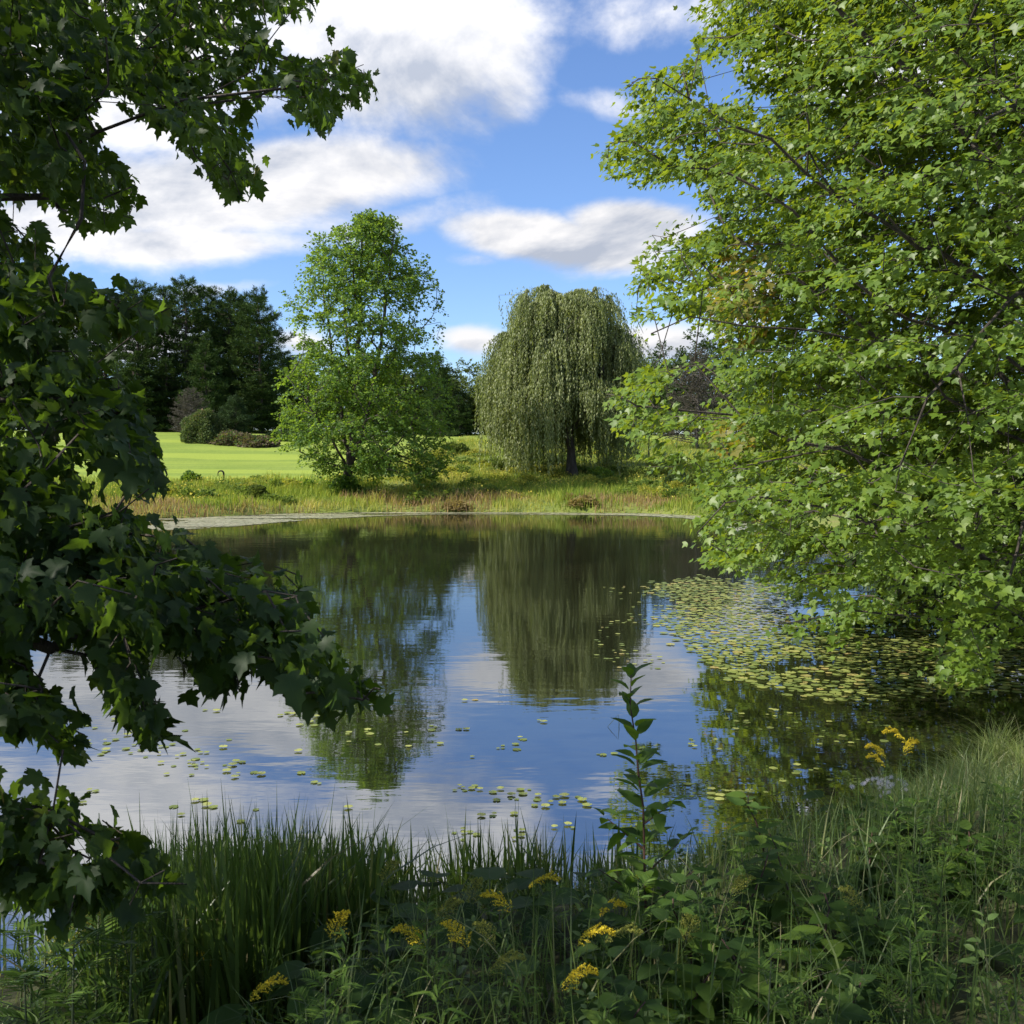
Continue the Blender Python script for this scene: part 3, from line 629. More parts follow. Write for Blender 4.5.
# ================================================================== WILLOW
def willow():
    rg = np.random.default_rng(31); D0 = 60.5; b = at(572, 474, D0); b[2] = gz(b[0], b[1])-.1
    W = lambda px, py, dy=0: at(px, py, D0+dy)
    S = Skel(40000)
    S.line([b, W(571, 450), W(568, 425, .1)], .4, .02, rg=rg)
    stems = ([W(568, 425), W(552, 390, -.5), W(532, 350, -1), W(518, 318, -1)], [W(568, 425), W(560, 380, .6), W(548, 330, 1), (W(535, 300, 1))],
             [W(570, 430), W(578, 380, 0), W(588, 330, .2), W(592, 300, .3)], [W(570, 430), W(592, 395, -.8), (W(610, 350, -1.2)), W(618, 325, -1)],
             [W(566, 420), W(535, 395, 1.3), W(505, 368, 1.6), W(495, 350, 1.8)], [W(560, 400), W(530, 380, -1.8), W(508, 370, -2.4)],
             [W(575, 400), W(590, 370, 2), W(605, 350, 2.8)], [W(566, 400), W(566, 360, -1.8), W(566, 330, -2.4)], [W(566, 400), W(560, 360, 2.2), W(562, 330, 2.8)],
             [W(570, 430), W(600, 415, .2), W(625, 390, 0)])
    for l in stems: S.line(l, .5, .06, rg=rg)
    # crown tops: origin points of the hanging tresses
    cen = [(535, 303, 0, 32, 20), (592, 306, 0, 32, 20), (562, 316, 0, 48, 26), (514, 350, 0, 22, 28), (508, 388, 0, 18, 24), (545, 360, 0, 52, 40), (600, 360, 0, 32, 40), (620, 350, 0, 14, 30), (560, 395, 0, 60, 30), (515, 415, 0, 26, 24), (615, 400, 0, 20, 26), (535, 390, 0, 40, 30), (575, 400, 2.2, 50, 34), (612, 395, .5, 24, 30)]
    O = []
    for (x, y, dd, rx, ry) in cen:
        k = int(rx*ry/17)+8; v = norm(rg.normal(0, 1, (k, 3))); v[:, 2] = np.abs(v[:, 2]); q = rg.uniform(.75, 1, (k, 1)); v = v*q
        O.append(at(x+v[:, 0]*rx, y-v[:, 2]*ry, D0+dd+v[:, 1]*rx/17*1.05))
    O = np.concatenate(O); O[:, 0] = W(563, 400)[0]+(O[:, 0]-W(563, 400)[0])*.92; O = O[noise3(O, .95)+.35*noise3(O, 2.3) > .60]; S.attach(O, .5, .12, .05, rg, up=.15)
    r = S.radii(.012, 2.2)
    tp = np.array(S.tip); O = S.P[tp]; ax = W(565, 400)
    Ps = []; Ys = []; Ns = []; Ss = []; G = S.build(r); Rn = []
    twigs = Geo()
    for o in O:
        out = o-ax; out[2] = 0; out = norm(out) if np.linalg.norm(out) > .1 else A([1, 0, 0.])
        ppx, ppy, _ = project(o)
        bot = rg.uniform(395, 482) if ppx < 545 else rg.uniform(385, 480)
        if ppx > 556 and ppx < 592: bot = rg.uniform(380, 440) if o[1] < ax[1]+.8 else rg.uniform(440, 474)
        if rg.random() < .55: bot = min(bot, ppy+rg.uniform(28, 80))
        L0 = max(1.3, (bot-ppy)/1024*D0)
        tone = np.clip(.55*noise3(o, .6)+.45*rg.random(), 0, 1)
        for s_i in range(15):
            L = L0*rg.uniform(.35, 1.08); k = int(L/.105)
            t = np.linspace(0, 1, k); sidev = rg.normal(0, .42, 3); sidev[2] = 0
            arch = rg.uniform(.25, .9)
            P = o+np.outer(np.minimum(t*2.2, 1)**.8, (out*arch+sidev))+np.outer(t, rg.normal(0, .12, 3)*A([1, 1, 0]))
            P[:, 2] = o[2]+.22*np.sin(np.minimum(t*4, PI))-np.maximum(t*L-.15, 0)*.97
            P += rg.normal(0, .03, P.shape)
            P[:, 2] = np.maximum(P[:, 2], .0)
            if P[-1, 2] < 1.7: kk = P[:, 2] > 1.55; P = P[kk]
            if len(P) < 6: continue
            for sg in (1, -1):
                a = rg.uniform(0, 2*PI, len(P)); y = np.stack([np.cos(a)*.45, np.sin(a)*.45, np.full(len(P), -1.)], -1)
                Ps.append(P); Ys.append(y); Ns.append(np.stack([np.cos(a+rg.normal(0, .5)), np.sin(a), np.full(len(P), .6)], -1)); Ss.append(rg.uniform(.13, .23, len(P))); Rn.append(np.clip(tone+rg.normal(0, .16, len(P)), 0, 1))
            if s_i % 4 == 0:
                V, F = tube(P[::4] if len(P) > 8 else P, np.full(len(P[::4] if len(P) > 8 else P), .008), 3, False); twigs.add(V, F)
    P_, y_, n_, s_, rn = map(np.concatenate, (Ps, Ys, Ns, Ss, Rn))
    T = (NARROW[0]*A([1.25, 1, 1]), NARROW[1])
    V, F, R, uv = scatter(T, P_, y_, n_, s_, rn)
    root = tree_thing('willow_tree', 'large silvery green weeping willow with a dark trunk on the far bank', 'tree', b, G, MT['bark'])
    obj('twigs', twigs.mesh(off=b), MT['stem'], root)
    crown_part(root, 'crown', b, V, F, R, None, MT['leaf_willow'])
    print('willow', len(O), len(P_))
willow()

# ================================================================== PINES AND OTHER CONIFERS
def pine_proto(seed, H=15, R=4.2, mat='needle', open_=.35, droop=.1, tuft=.42, nb=105, low=.12, dens=1.0, shape=None):
    rg = np.random.default_rng(seed); S = Geo(); ptsP = []; ptsD = []
    tr = np.stack([np.cumsum(rg.normal(0, .06, 14)), np.cumsum(rg.normal(0, .06, 14)), np.linspace(0, H*.98, 14)], -1); tr[0, :2] = 0
    V, F = tube(tr, np.linspace(H*.018, .03, 14)*(1+.4*np.exp(-np.arange(14))), 8, False); S.add(V, F)
    for i in range(nb):
        f = low+(1-low)*(i+rg.random())/nb; z = f*H
        prof = np.interp(f, *(shape or ([0, .15, .35, .6, .8, .93, 1], [.55, .8, 1, .95, .75, .45, .1])))
        L = R*prof*rg.uniform(.55, 1.12); a = i*2.4+rg.normal(0, .4)
        if rg.random() < open_*.4: continue
        o = A([np.interp(z, tr[:, 2], tr[:, 0]), np.interp(z, tr[:, 2], tr[:, 1]), z]); d = A([math.cos(a), math.sin(a), 0])
        t = np.linspace(0, 1, 7); P = o+np.outer(t*L, d); P[:, 2] += L*(.22*t*(1-f*.0)-droop*t*(2-t)+.20*t**3*f)
        V, F = tube(P, np.linspace(.02+.012*L, .01, 7), 4, False); S.add(V, F)
        k = int(L*15*dens)
        tt = rg.random(k)**.7*.85+.18; base = np.stack([np.interp(tt, t, P[:, c]) for c in range(3)], -1)
        side = A([-d[1], d[0], 0]); w = rg.normal(0, .22, k)*L*(1.15-tt*.7)
        base = base+np.outer(w, side); base[:, 2] += rg.normal(.05, .10, k)+.03*np.abs(w)
        ptsP.append(base); ptsD.append(d*.6+side*np.sign(w)[:, None]*.4+A([0, 0, .45])+rg.normal(0, .2, (k, 3)))
    P = np.concatenate(ptsP); D = norm(np.concatenate(ptsD)); nbld = 9
    P2 = np.repeat(P, nbld, 0)+rg.normal(0, .05, (len(P)*nbld, 3)); y = np.repeat(D, nbld, 0)+rg.normal(0, .55, (len(P)*nbld, 3)); n = rg.normal(0, .7, y.shape)+A([0, 0, 1.])
    rn = np.clip(np.repeat(rg.normal(.45, .2, len(P)), nbld)+rg.normal(0, .12, len(P)*nbld), 0, 1)
    T = (NARROW[0]*A([.62, 1, 1]), NARROW[1])
    V, F, R_, _ = scatter(T, P2, y, n, rg.uniform(.7, 1.2, len(P2))*tuft, rn)
    return S.mesh(smooth=True), mesh_np(V, F, rnd=R_), MT[mat]
def place_proto(protos, name, label, cat, group, items, bark='bark'):
    roots = {}
    for (k, x, y, s, sz, rz, lab) in items:
        z = gz(x, y)-.1
        if k not in roots:
            t, c, m = protos[k]; root = empty(name, (x, y, z), lab or label, cat, group, rz)
            obj('trunk', t, MT[bark], root); obj('crown', c, m, root); root.scale = (s, s, sz); roots[k] = root
        else:
            q = dup(roots[k], (x, y, z), rz, (s, s, sz), lab or label, group)
pp = {0: pine_proto(1, 15, 4.0), 1: pine_proto(2, 15, 4.2, open_=.9, low=.2, dens=1.1), 2: pine_proto(3, 15, 3.9, low=.03, nb=110),
      3: pine_proto(4, 10, 3.2, low=.02, nb=120, droop=.3, shape=([0, .2, .5, .8, 1], [1, .95, .7, .35, .05])),
      4: pine_proto(5, 8.5, 3.6, 'needle_dead', open_=.1, low=.05, nb=110, droop=.05, dens=.7, tuft=.26, shape=([0, .2, .5, .8, 1], [1, 1, .85, .5, .1])),
      5: pine_proto(6, 3.6, 1.75, 'needle_juniper', low=.03, nb=90, droop=-.35, tuft=.20, dens=2.6, shape=([0, .25, .6, 1], [.8, 1, .6, .1]))}
def X_(px, D): return (px-512)/1024*D
def top(py, D, x): return (CAMZ+(455-py)/1024*D-gz(x, D))
def conifer(k, px, D, pytop, H0, wpx, R0, lab, rz=0):
    x = X_(px, D); h = top(pytop, D, x); return (k, x, D, wpx/2/1024*D/R0, h/H0, rz, lab)
place_proto(pp, 'pine_tree', 'dark pine in the tall group beyond the lawn on the left', 'tree', 'pines beyond the lawn',
    [conifer(0, 140, 97, 284, 15, 76, 4.0, 'leftmost dark pine of the group beyond the lawn', .3), conifer(2, 190, 99, 281, 15, 84, 4.1, 'broad tall pine above the round bush beyond the lawn', 1.1),
     conifer(1, 262, 98, 292, 15, 74, 4.2, 'rightmost open pine of the group with sky showing through its limbs', 2.0), conifer(0, 232, 101, 291, 15, 70, 4.0, 'narrow pine just left of the open pine', 2.6),
     conifer(2, 165, 104, 290, 15, 90, 4.0, None, 3.7), conifer(2, 250, 106, 298, 15, 90, 4.0, None, 4.5), conifer(0, 212, 107, 290, 15, 90, 4.0, None, 5.5), conifer(2, 108, 103, 300, 15, 90, 4.0, None, 5.1), conifer(0, 70, 105, 292, 15, 90, 4.0, None, 5.9),
     conifer(2, 285, 112, 352, 15, 70, 4.0, None, .9)])
place_proto(pp, 'spruce_tree', 'low drooping spruce among the pines', 'tree', 'spruces below the pines',
    [conifer(3, 208, 93, 335, 10, 62, 3.2, 'pale-tipped spruce standing in front of the pines, behind the round bush', .4), conifer(3, 135, 93, 352, 10, 84, 3.2, 'dark drooping spruce at the left foot of the pines', 1.9), conifer(3, 262, 96, 372, 10, 60, 3.2, 'dark spruce at the right foot of the pines, behind the juniper', 3.1),
     conifer(3, 440, 100, 352, 10, 46, 3.2, 'dark spruce half hidden behind the lone maple', 4.1), conifer(3, 460, 112, 395, 10, 40, 3.2, 'small dark spruce in the far tree line left of the willow', 5.1), conifer(3, 170, 95, 360, 10, 70, 3.2, 'dark spruce directly behind the round bush', 5.4)])
place_proto(pp, 'bare_conifer', '', 'tree', None, [conifer(4, 697, 78, 352, 8.5, 92, 3.6, 'greyish brown thin conifer right of the willow', .3)], 'bark_grey')
place_proto(pp, 'juniper_bush', '', 'bush', None, [conifer(5, 232, 80.5, 398, 3.6, 42, 1.75, 'upright pointed green juniper right of the round bush', 0)])
place_proto(pp, 'bare_conifer', '', 'tree', None, [conifer(4, 190, 86, 388, 8.5, 50, 3.6, 'small brownish grey conifer behind the round bush', 2)], 'bark_grey')

# ------------------------------------------------------------------ broadleaf trees and bushes of the background
def broad_proto(seed, H, R, mat, leaf=.34, nt=1000, k=16, low=.02, sq=1.0, thr=.5):
    rg = np.random.default_rng(seed); S = Skel(40000)
    S.line([(0, 0, 0), (.1, 0, H*.3), (0, .1, H*.6), (0, 0, H*.9)], .5, .06, rg=rg)
    for a in np.arange(6)*1.05: S.line([(0, 0, H*(.25+.05*a)), (R*.4*math.cos(a), R*.4*math.sin(a), H*(.4+.05*a)), (R*.7*math.cos(a), R*.7*math.sin(a), H*(.6+.04*a))], .5, .06, rg=rg)
    n = nt*7; v = norm(rg.normal(0, 1, (n, 3)))*(rg.random((n, 1))**.33); T = v*A([R, R, H*(1-low)/2])+A([0, 0, H*(1+low)/2])
    T[:, :2] *= (1+.35*(noise3(T, .35)[:, None]-.5)*2*sq); T[:, 2] *= 1+.12*(noise3(T[:, [1, 0, 2]], .4)-.5)*2
    T = T[noise3(T, .55)+.3*noise3(T, 1.4) > thr][:nt]
    S.attach(T, .7, .15, .06, rg); r = S.radii(.008, 2.3); G = S.build(r)
    g = Geo()
    for q in G.values():
        for Vv in [0]: pass
    Vs = []; 
    tr = Geo(); off = 0
    for q in G.values():
        V = np.concatenate(q.V); tr.V.append(V); tr.R.append(np.full(len(V), .5))
        for kk, fl in q.F.items():
            tr.F.setdefault(kk, []).append(np.concatenate(fl)+tr.n)
        tr.n += len(V)
    tp = np.array(S.tip); outw = norm(S.P[tp]-A([0, 0, H*.5]))
    P_, y_, n_, s_ = spray(S.P[tp], S.D[tp]+outw*.4, k, 1.3, leaf, .02, .2, .9, .5, rg, outward=outw*.6)
    V, F, R_, _ = scatter(DIAM, P_, y_, n_, s_, np.clip(np.repeat(rg.normal(.45, .18, len(tp)), k)+rg.normal(0, .12, len(tp)*k), 0, 1))
    return tr.mesh(smooth=True), mesh_np(V, F, rnd=R_), MT[mat]
bp = {0: broad_proto(1, 13, 5, 'leaf_far'), 1: broad_proto(2, 13, 4.6, 'leaf_far_dark'), 2: broad_proto(3, 13, 5.4, 'leaf_far', thr=.55)}
items = []
def bl(k, px, D, pytop, wpx, lab=None, rz=0):
    x = X_(px, D); h = top(pytop, D, x); items.append((k, x, D, wpx/2/1024*D/5, h/13.3, rz, lab))
bl(0, 470, 125, 358, 70, 'yellow-green rounded tree in the far line between lone maple and willow')
bl(2, 505, 122, 366, 60, 'pale green tree just behind the left skirt of the willow', 1)
bl(1, 448, 118, 372, 46, 'dark rounded tree peeping out right of the lone maple', 2)
bl(0, 640, 118, 352, 70, 'green tree rising behind the right shoulder of the willow', 3)
bl(1, 668, 112, 340, 60, 'dark tree top between the willow and the greyish conifer', 4)
bl(1, 705, 106, 330, 80, 'tall dark tree behind the greyish conifer', 5)
bl(2, 560, 128, 372, 80, 'distant tree hidden mostly behind the willow', 5.5)
for i, px in enumerate([-150, -70, 0, 40, 90, 320, 380, 420, 600, 770, 850, 930, 1010, 1100, 1200]):
    bl(i % 3, px, 122+(i*37) % 17, 345+(i*23) % 22, 92, 'broad green tree in the far tree line behind the nearer trees', i*1.3)
for i, px in enumerate([300, 350, 400, 425, 455, 485, 520, 590, 650, 700, 750, 20, 100, 180, 250]):
    bl((i+1) % 3, px, 142+(i*31) % 13, 388+(i*13) % 14, 80, 'low distant tree at the back of the far tree line', i*.9)
place_proto(bp, 'broadleaf_tree', '', 'tree', 'far tree line', items)

def bush_mesh(seed, rx, rz_, mat, leaf=.11, n=9000, flat=0, pw=.4):
    rg = np.random.default_rng(seed); v = norm(rg.normal(0, 1, (n, 3))); v[:, 2] = np.abs(v[:, 2])*1.0
    rad = rg.random((n, 1))**pw*(1+.22*(noise3(v*2+seed, 1.3)[:, None]-.5)*2)
    P = v*rad*A([rx, rx*.85, rz_]); rn = np.clip(.25+.5*v[:, 2]*rg.random(n)+rg.normal(0, .2, n)*.8+(noise3(P, 1.5)-.5)*.5, 0, 1)
    V, F, R, _ = scatter(DIAM, P, v+rg.normal(0, .5, (n, 3)), v+A([0, 0, .7])+rg.normal(0, .5, (n, 3)), rg.uniform(.6, 1.3, n)*leaf, rn)
    g = Geo()
    for i in range(16):
        d = norm(rg.normal(0, 1, 3)*A([1, 1, .3])+A([0, 0, .8])); t = np.linspace(0, .85, 5)[:, None]
        Pt = t*d*A([rx, rx*.85, rz_])*A([1, 1, 1])+rg.normal(0, .03, (5, 3)); Pt[0] *= 0; q, f = tube(Pt, np.linspace(.035, .008, 5)*min(1, rx), 4, False); g.add(q, f)
    return g.mesh(smooth=True), mesh_np(V, F, rnd=R), MT[mat]
def bush(name, label, px, D, seed, wpx, hpx, mat, leaf=.11, n=9000, cat='bush', group=None, pw=.4):
    x = X_(px, D); w = wpx/2/1024*D; h = hpx/1024*D
    s, c, m = bush_mesh(seed, w, h, mat, leaf, n, pw=pw); r = empty(name, (x, D, gz(x, D)-.05), label, cat, group)
    obj('stems', s, MT['bark'], r); obj('foliage', c, m, r); return r
bush('round_bush', 'large clipped round bush with a reddish top at the edge of the lawn', 205, 79, 1, 46, 31, 'leaf_bush', .13, 12000, pw=.15)
bush('brush_pile', 'brown and green heap of brush right of the round bush', 236, 78, 2, 48, 13, 'leaf_brush', .2, 4000)
bush('brush_pile', 'low greener heap of brush spilling onto the lawn below the juniper', 258, 77, 3, 42, 10, 'leaf_brush', .2, 3500)
bush('low_hedge', 'low dark green hedge strip along the lawn left of the lone maple', 292, 83, 4, 60, 9, 'leaf_far_dark', .16, 4000)
for i, (px, D, w, h, mt) in enumerate([(150, 63, 26, 10, 'leaf_far'), (345, 50, 34, 20, 'leaf_lone'), (455, 74, 30, 10, 'leaf_far'), (545, 66, 40, 12, 'leaf_far'), (600, 58, 36, 12, 'leaf_lone'), (640, 57, 44, 16, 'leaf_far'), (678, 54, 36, 14, 'leaf_far_dark'), (505, 64, 24, 9, 'leaf_far'), (192, 56, 22, 11, 'leaf_lone'), (310, 52, 20, 10, 'leaf_lone'), (258, 47.8, 22, 13, 'leaf_far'), (700, 52, 30, 18, 'leaf_far'), (620, 96, 60, 14, 'leaf_far_dark'), (540, 90, 44, 22, 'leaf_far_dark')]):
    labs = ['small dark shrub at the left end of the meadow', 'leafy shrub wrapped round the foot of the lone maple', 'small shrub in the meadow right of the lone maple', 'spreading green shrub left of the willow trunk', 'low shrub in front of the willow trunk', 'low spreading shrub right of the willow trunk', 'dark shrub beneath the right edge of the willow', 'little shrub under the left skirt of the willow', 'low green shrub in the meadow above the left shore', 'small shrub left of the lone maple trunk', 'pale rounded shrub at the far water edge below the lawn', 'green shrub at the right end of the far bank', 'dark thicket far behind the willow trunk', 'dark thicket behind the left part of the willow']
    bush('shrub', labs[i], px, D, 10+i, w, h, mt, .13 if D < 60 else .18, 2600, 'shrub', 'shrubs scattered on the far bank')
# small dark arched stub in the meadow
g = Geo(); t = np.linspace(0, PI, 9); V, F = tube(np.stack([-.16*np.cos(t), 0*t, .16+.16*np.sin(t)], -1), np.linspace(.03, .06, 9), 6, True); g.add(V, F)
V, F = tube([(.16, 0, .17), (.16, 0, -.5)], [.05, .05], 6); g.add(V, F); V, F = tube([(-.16, 0, .17), (-.16, 0, .02)], [.03, .02], 6); g.add(V, F)
x, y = X_(221, 57), 57.; tag(obj('bent_stump', g.mesh(smooth=True), MT['dark'], loc=(x, y, gz(x, y)+.28)), 'small dark arched stub standing out of the meadow below the lawn', 'stump')

# ================================================================== GRASSES
def blades(P, H, W, lean, rn, seg=3, rg=rng, tipz=None, dirs=None):
    n = len(P); a = rg.uniform(0, 2*PI, n) if dirs is None else dirs; d = np.stack([np.cos(a), np.sin(a), 0*a], -1); s = np.stack([-np.sin(a), np.cos(a), 0*a], -1)
    tw = rg.normal(0, .8, n); s = s*np.cos(tw)[:, None]+d*np.sin(tw)[:, None]
    t = np.linspace(0, 1, seg+1); Vs = []
    for i, u in enumerate(t):
        c = P+d*(lean*u*u)[:, None]*H[:, None]; c = c+A([0, 0, 1.])*(H*(u-.42*np.minimum(lean, 1.6)*u*u*u*.8))[:, None]
        w = W*(1-u)**.6*(.7+.3*np.sin(u*3)) if i < seg else W*0+.0004
        Vs += [c-s*w[:, None]/2, c+s*w[:, None]/2]
    V = np.stack(Vs, 1); k = 2*(seg+1); F = []
    for i in range(seg): F.append([2*i, 2*i+1, 2*i+3, 2*i+2])
    F = (A(F)[None]+(np.arange(n)*k)[:, None, None]).reshape(-1, 4)
    return V.reshape(-1, 3), F, np.repeat(rn, k)
def stuff(name, V, F, R, mat, label):
    return tag(obj(name, mesh_np(V, F, rnd=R), mat), label, name.replace('_', ' '), kind='stuff')
# reeds at the near water edge
rg = np.random.default_rng(41)
n = 40000; x = rg.uniform(-3.6, 2.6, n); y = rg.uniform(2.7, 7.4, n); d = pond_sd(x, y)
w = np.where(x < .2, 1., .3)*(noise3(np.stack([x, y, 0*x], -1), 1.6) > .36)
k = (d > -.45) & (d < np.where(x < -.5, 2.0, .35)) & (rg.random(n) < w) & ~((x < -.42*y) & (rg.random(n) < .86)); x, y, d = x[k][:4000], y[k][:4000], d[k][:4000]
P = np.stack([x, y, np.maximum(ground(x, y), -.3)-.05], -1)
H = rg.uniform(.62, 1.05, len(x))*np.where(d > .4, 1.12, 1)*np.where(rg.random(len(x)) < .05, 1.16, 1)*(.82+.4*noise3(P, 1.2))*np.where(x > .3, .8, 1)
def cap(P, H, lx, ly, sd=12, lean=1.0):
    px_, _, _ = project(P); lim = np.interp(px_, lx, ly)+rg.normal(0, sd, len(P))-np.where(rg.random(len(P)) < .07, 26, 0)+4
    return np.clip(H, .05, np.maximum((CAMZ-(lim-455)/1024*P[:, 1]-P[:, 2])*lean, .08))
H = cap(P, H, [0, 90, 150, 240, 320, 430, 560, 640, 720], [905, 890, 848, 836, 846, 856, 846, 856, 856], 17, 1.04)
V, F, R = blades(P, H, rg.uniform(.014, .030, len(x)), np.abs(rg.normal(0, .20, len(x)))+np.where(rg.random(len(x)) < .07, .6, 0), rg.random(len(x)), 5, rg)
stuff('reeds', V, F, R, MT['reed'], 'bed of tall dark green reed blades along the near water edge')
# bank grass, thin, everywhere near
n = 60000; x = rg.uniform(-4.5, 9, n); y = rg.uniform(1.6, 12.5, n); d = pond_sd(x, y)
k = (d > -.02) & ~((x < -.6) & (y > 2.8) & (rg.random(n) < .8)) & (np.abs(x) < y*.62+.5) & (noise3(np.stack([x, y, 0*x], -1), 1.1)+.2*rg.random(n) > .32); x, y = x[k][:11500], y[k][:11500]
P = np.stack([x, y, ground(x, y)-.03], -1)
H = cap(P, rg.uniform(.16, .5, len(x))*(.7+.6*noise3(P, .9)), [0, 200, 400, 600, 700, 780, 850, 920, 1024], [960, 930, 900, 875, 850, 822, 806, 765, 745], 14)
V, F, R = blades(P, H, rg.uniform(.005, .011, len(x)), np.abs(rg.normal(0, .5, len(x))), rg.random(len(x)), 4, rg)
stuff('bank_grass', V, F, R, MT['grass'], 'fine tangled grass covering the near bank')
# sunlit sedge mound at the right edge: arching tussocks
def tussock(seed, n=260, L=.62, mat='sedge'):
    r_ = np.random.default_rng(seed); P = np.concatenate([r_.normal(0, .06, (n, 2)), np.zeros((n, 1))], 1)
    V, F, R = blades(P, r_.uniform(.45, 1.1, n)*L, r_.uniform(.004, .008, n), r_.uniform(.2, 1.5, n), np.clip(r_.normal(.5, .3, n), 0, 1), 6, r_)
    return mesh_np(V, F, rnd=R)
tm = [tussock(1, 260, .42), tussock(2, 320, .5)]
spots = [(985, 770, 7.6), (1005, 742, 8.2), (955, 788, 7.4), (1020, 800, 7), (925, 800, 7.3), (975, 820, 6.7), (1010, 835, 6.3), (1035, 760, 7.8), (940, 835, 6.4), (895, 815, 7.2), (1000, 790, 7.2), (960, 765, 8), (1030, 780, 7.3), (1045, 820, 6.7)]
r0 = {}
for i, (px, py, D) in enumerate(spots):
    x = X_(px, D); z = gz(x, D)-.03
    lab = 'tuft of arching pale grass on the sunlit mound at the right edge'
    if i < 2: r0[i] = tag(obj('grass_tussock', tm[i], MT['sedge'], loc=(x, D, z)), lab, 'grass tuft', 'grass tufts on the sunlit mound')
    else: dup(r0[i % 2], (x, D, z), i*1.7, rg.uniform(.55, .8), lab, 'grass tufts on the sunlit mound')
# grass under the right maple
n = 16000; x = rg.uniform(6.2, 13, n); y = rg.uniform(10.5, 26, n); d = pond_sd(x, y); k = (d > -.15) & (d < 3.5); x, y = x[k][:6000], y[k][:6000]
P = np.stack([x, y, np.maximum(ground(x, y), -.05)-.03], -1)
V, F, R = blades(P, rg.uniform(.4, 1.0, len(x)), rg.uniform(.014, .030, len(x)), np.abs(rg.normal(0, .35, len(x))), rg.random(len(x)), 4, rg)
stuff('shore_grass', V, F, R, MT['grass'], 'long grass on the shore beneath the sunlit right maple')
# far meadow
n = 300000; y = 36+56*rg.random(n)**1.15; x = rg.uniform(-.56, .42, n)*y; d = pond_sd(x, y); ed = np.interp(x, [-11, -5], [57.5, 85])+3*(noise3(np.stack([x, y, 0*x], -1), .35)-.5)
k = (d > -.08) & (y < ed); x, y, d = x[k][:105000], y[k][:105000], d[k][:105000]
P = np.stack([x, y, np.maximum(ground(x, y), -.1)-.04], -1)
nz = noise3(P, .22); nz2 = noise3(P+50, .8)
hue = np.clip(-.06+.48*nz+.42*nz2+rg.normal(0, .10, len(x)), 0, .72)
redn = noise3(P+20, .45); edge_red = (d < 1.9+1.6*nz2) & (redn+.12*rg.random(len(x)) > .55)
hue = np.where(edge_red, np.clip(rg.normal(.84, .1, len(x)), .6, 1), hue)
H = rg.uniform(.22, .56, len(x))*(.15+1.5*noise3(P+9, .7))*np.where(d < 3, 1.15, 1)*np.where(y > 58, .8, 1)
V, F, R = blades(P, H, rg.uniform(.03, .055, len(x)), np.abs(rg.normal(0, .4, len(x))), hue, 2, rg)
stuff('meadow_grass', V, F, R, MT['meadow'], 'uncut meadow of green, yellow and reddish grasses on the far bank')
k = (noise3(P+70, .3) > .52) & (d > 1.5) & (rg.random(len(x)) < .12); Pf = P[k]+np.stack([rg.normal(0, .1, k.sum()), rg.normal(0, .1, k.sum()), H[k]*.85], -1)
V, F, R, _ = scatter(DIAM, Pf, rg.normal(0, 1, Pf.shape), rg.normal(0, .5, Pf.shape)+A([0, -.3, 1]), rg.uniform(.05, .12, len(Pf)))
stuff('meadow_flowers', V, F, R, MT['meadow_gold'], 'haze of yellow flower heads over the far meadow')

# leafy clumps standing in the meadow
MT['clump_g'] = leaf_mat('clump_green', [(0, (.05, .085, .02)), (1, (.13, .18, .04))], .3, (.3, .4, .06), .7, .1)
MT['clump_y'] = leaf_mat('clump_yellow', [(0, (.12, .16, .03)), (.6, (.24, .25, .05)), (1, (.42, .34, .05))], .3, (.4, .42, .06), .7, .1)
MT['clump_r'] = leaf_mat('clump_rust', [(0, (.12, .095, .04)), (.6, (.20, .16, .07)), (1, (.30, .24, .12))], .3, (.35, .25, .1), .7, .1)
ck = [(('clump_g', 'clump_y', 'clump_r')[i], bush_mesh(70+i, .62, .55, 'leaf_far', .13, 700, pw=.5)) for i in range(3)]
cl_lab = ['leafy green clump standing in the far meadow', 'yellowish flowering clump in the far meadow', 'rust brown clump of dry weeds near the far waterline']
roots = {}; cnt = 0
while cnt < 170:
    y = rg.uniform(46.4, 74); x = rg.uniform(-.40, .24)*y; d_ = float(pond_sd(A([x]), A([y]))[0]); k = int(rg.integers(0, 3))
    if d_ < .3 or (x < -7 and y > 56) or (k == 2 and d_ > 2.6) or (k < 2 and d_ < 1 and rg.random() < .7): continue
    cnt += 1; z = gz(x, y)-.08; sc_ = (rg.uniform(.5, 1.9), rg.uniform(.6, 1.4), rg.uniform(.45, 1.05))
    if k not in roots:
        r_0 = empty('meadow_plant', (x, y, z), cl_lab[k], 'meadow plant', 'meadow plants on the far bank', rg.uniform(0, 6)); r_0.scale = sc_
        obj('stems', ck[k][1][0], MT['stem'], r_0); obj('foliage', ck[k][1][1], MT[ck[k][0]], r_0); roots[k] = r_0
    else: dup(roots[k], (x, y, z), rg.uniform(0, 6), sc_, cl_lab[k], 'meadow plants on the far bank')

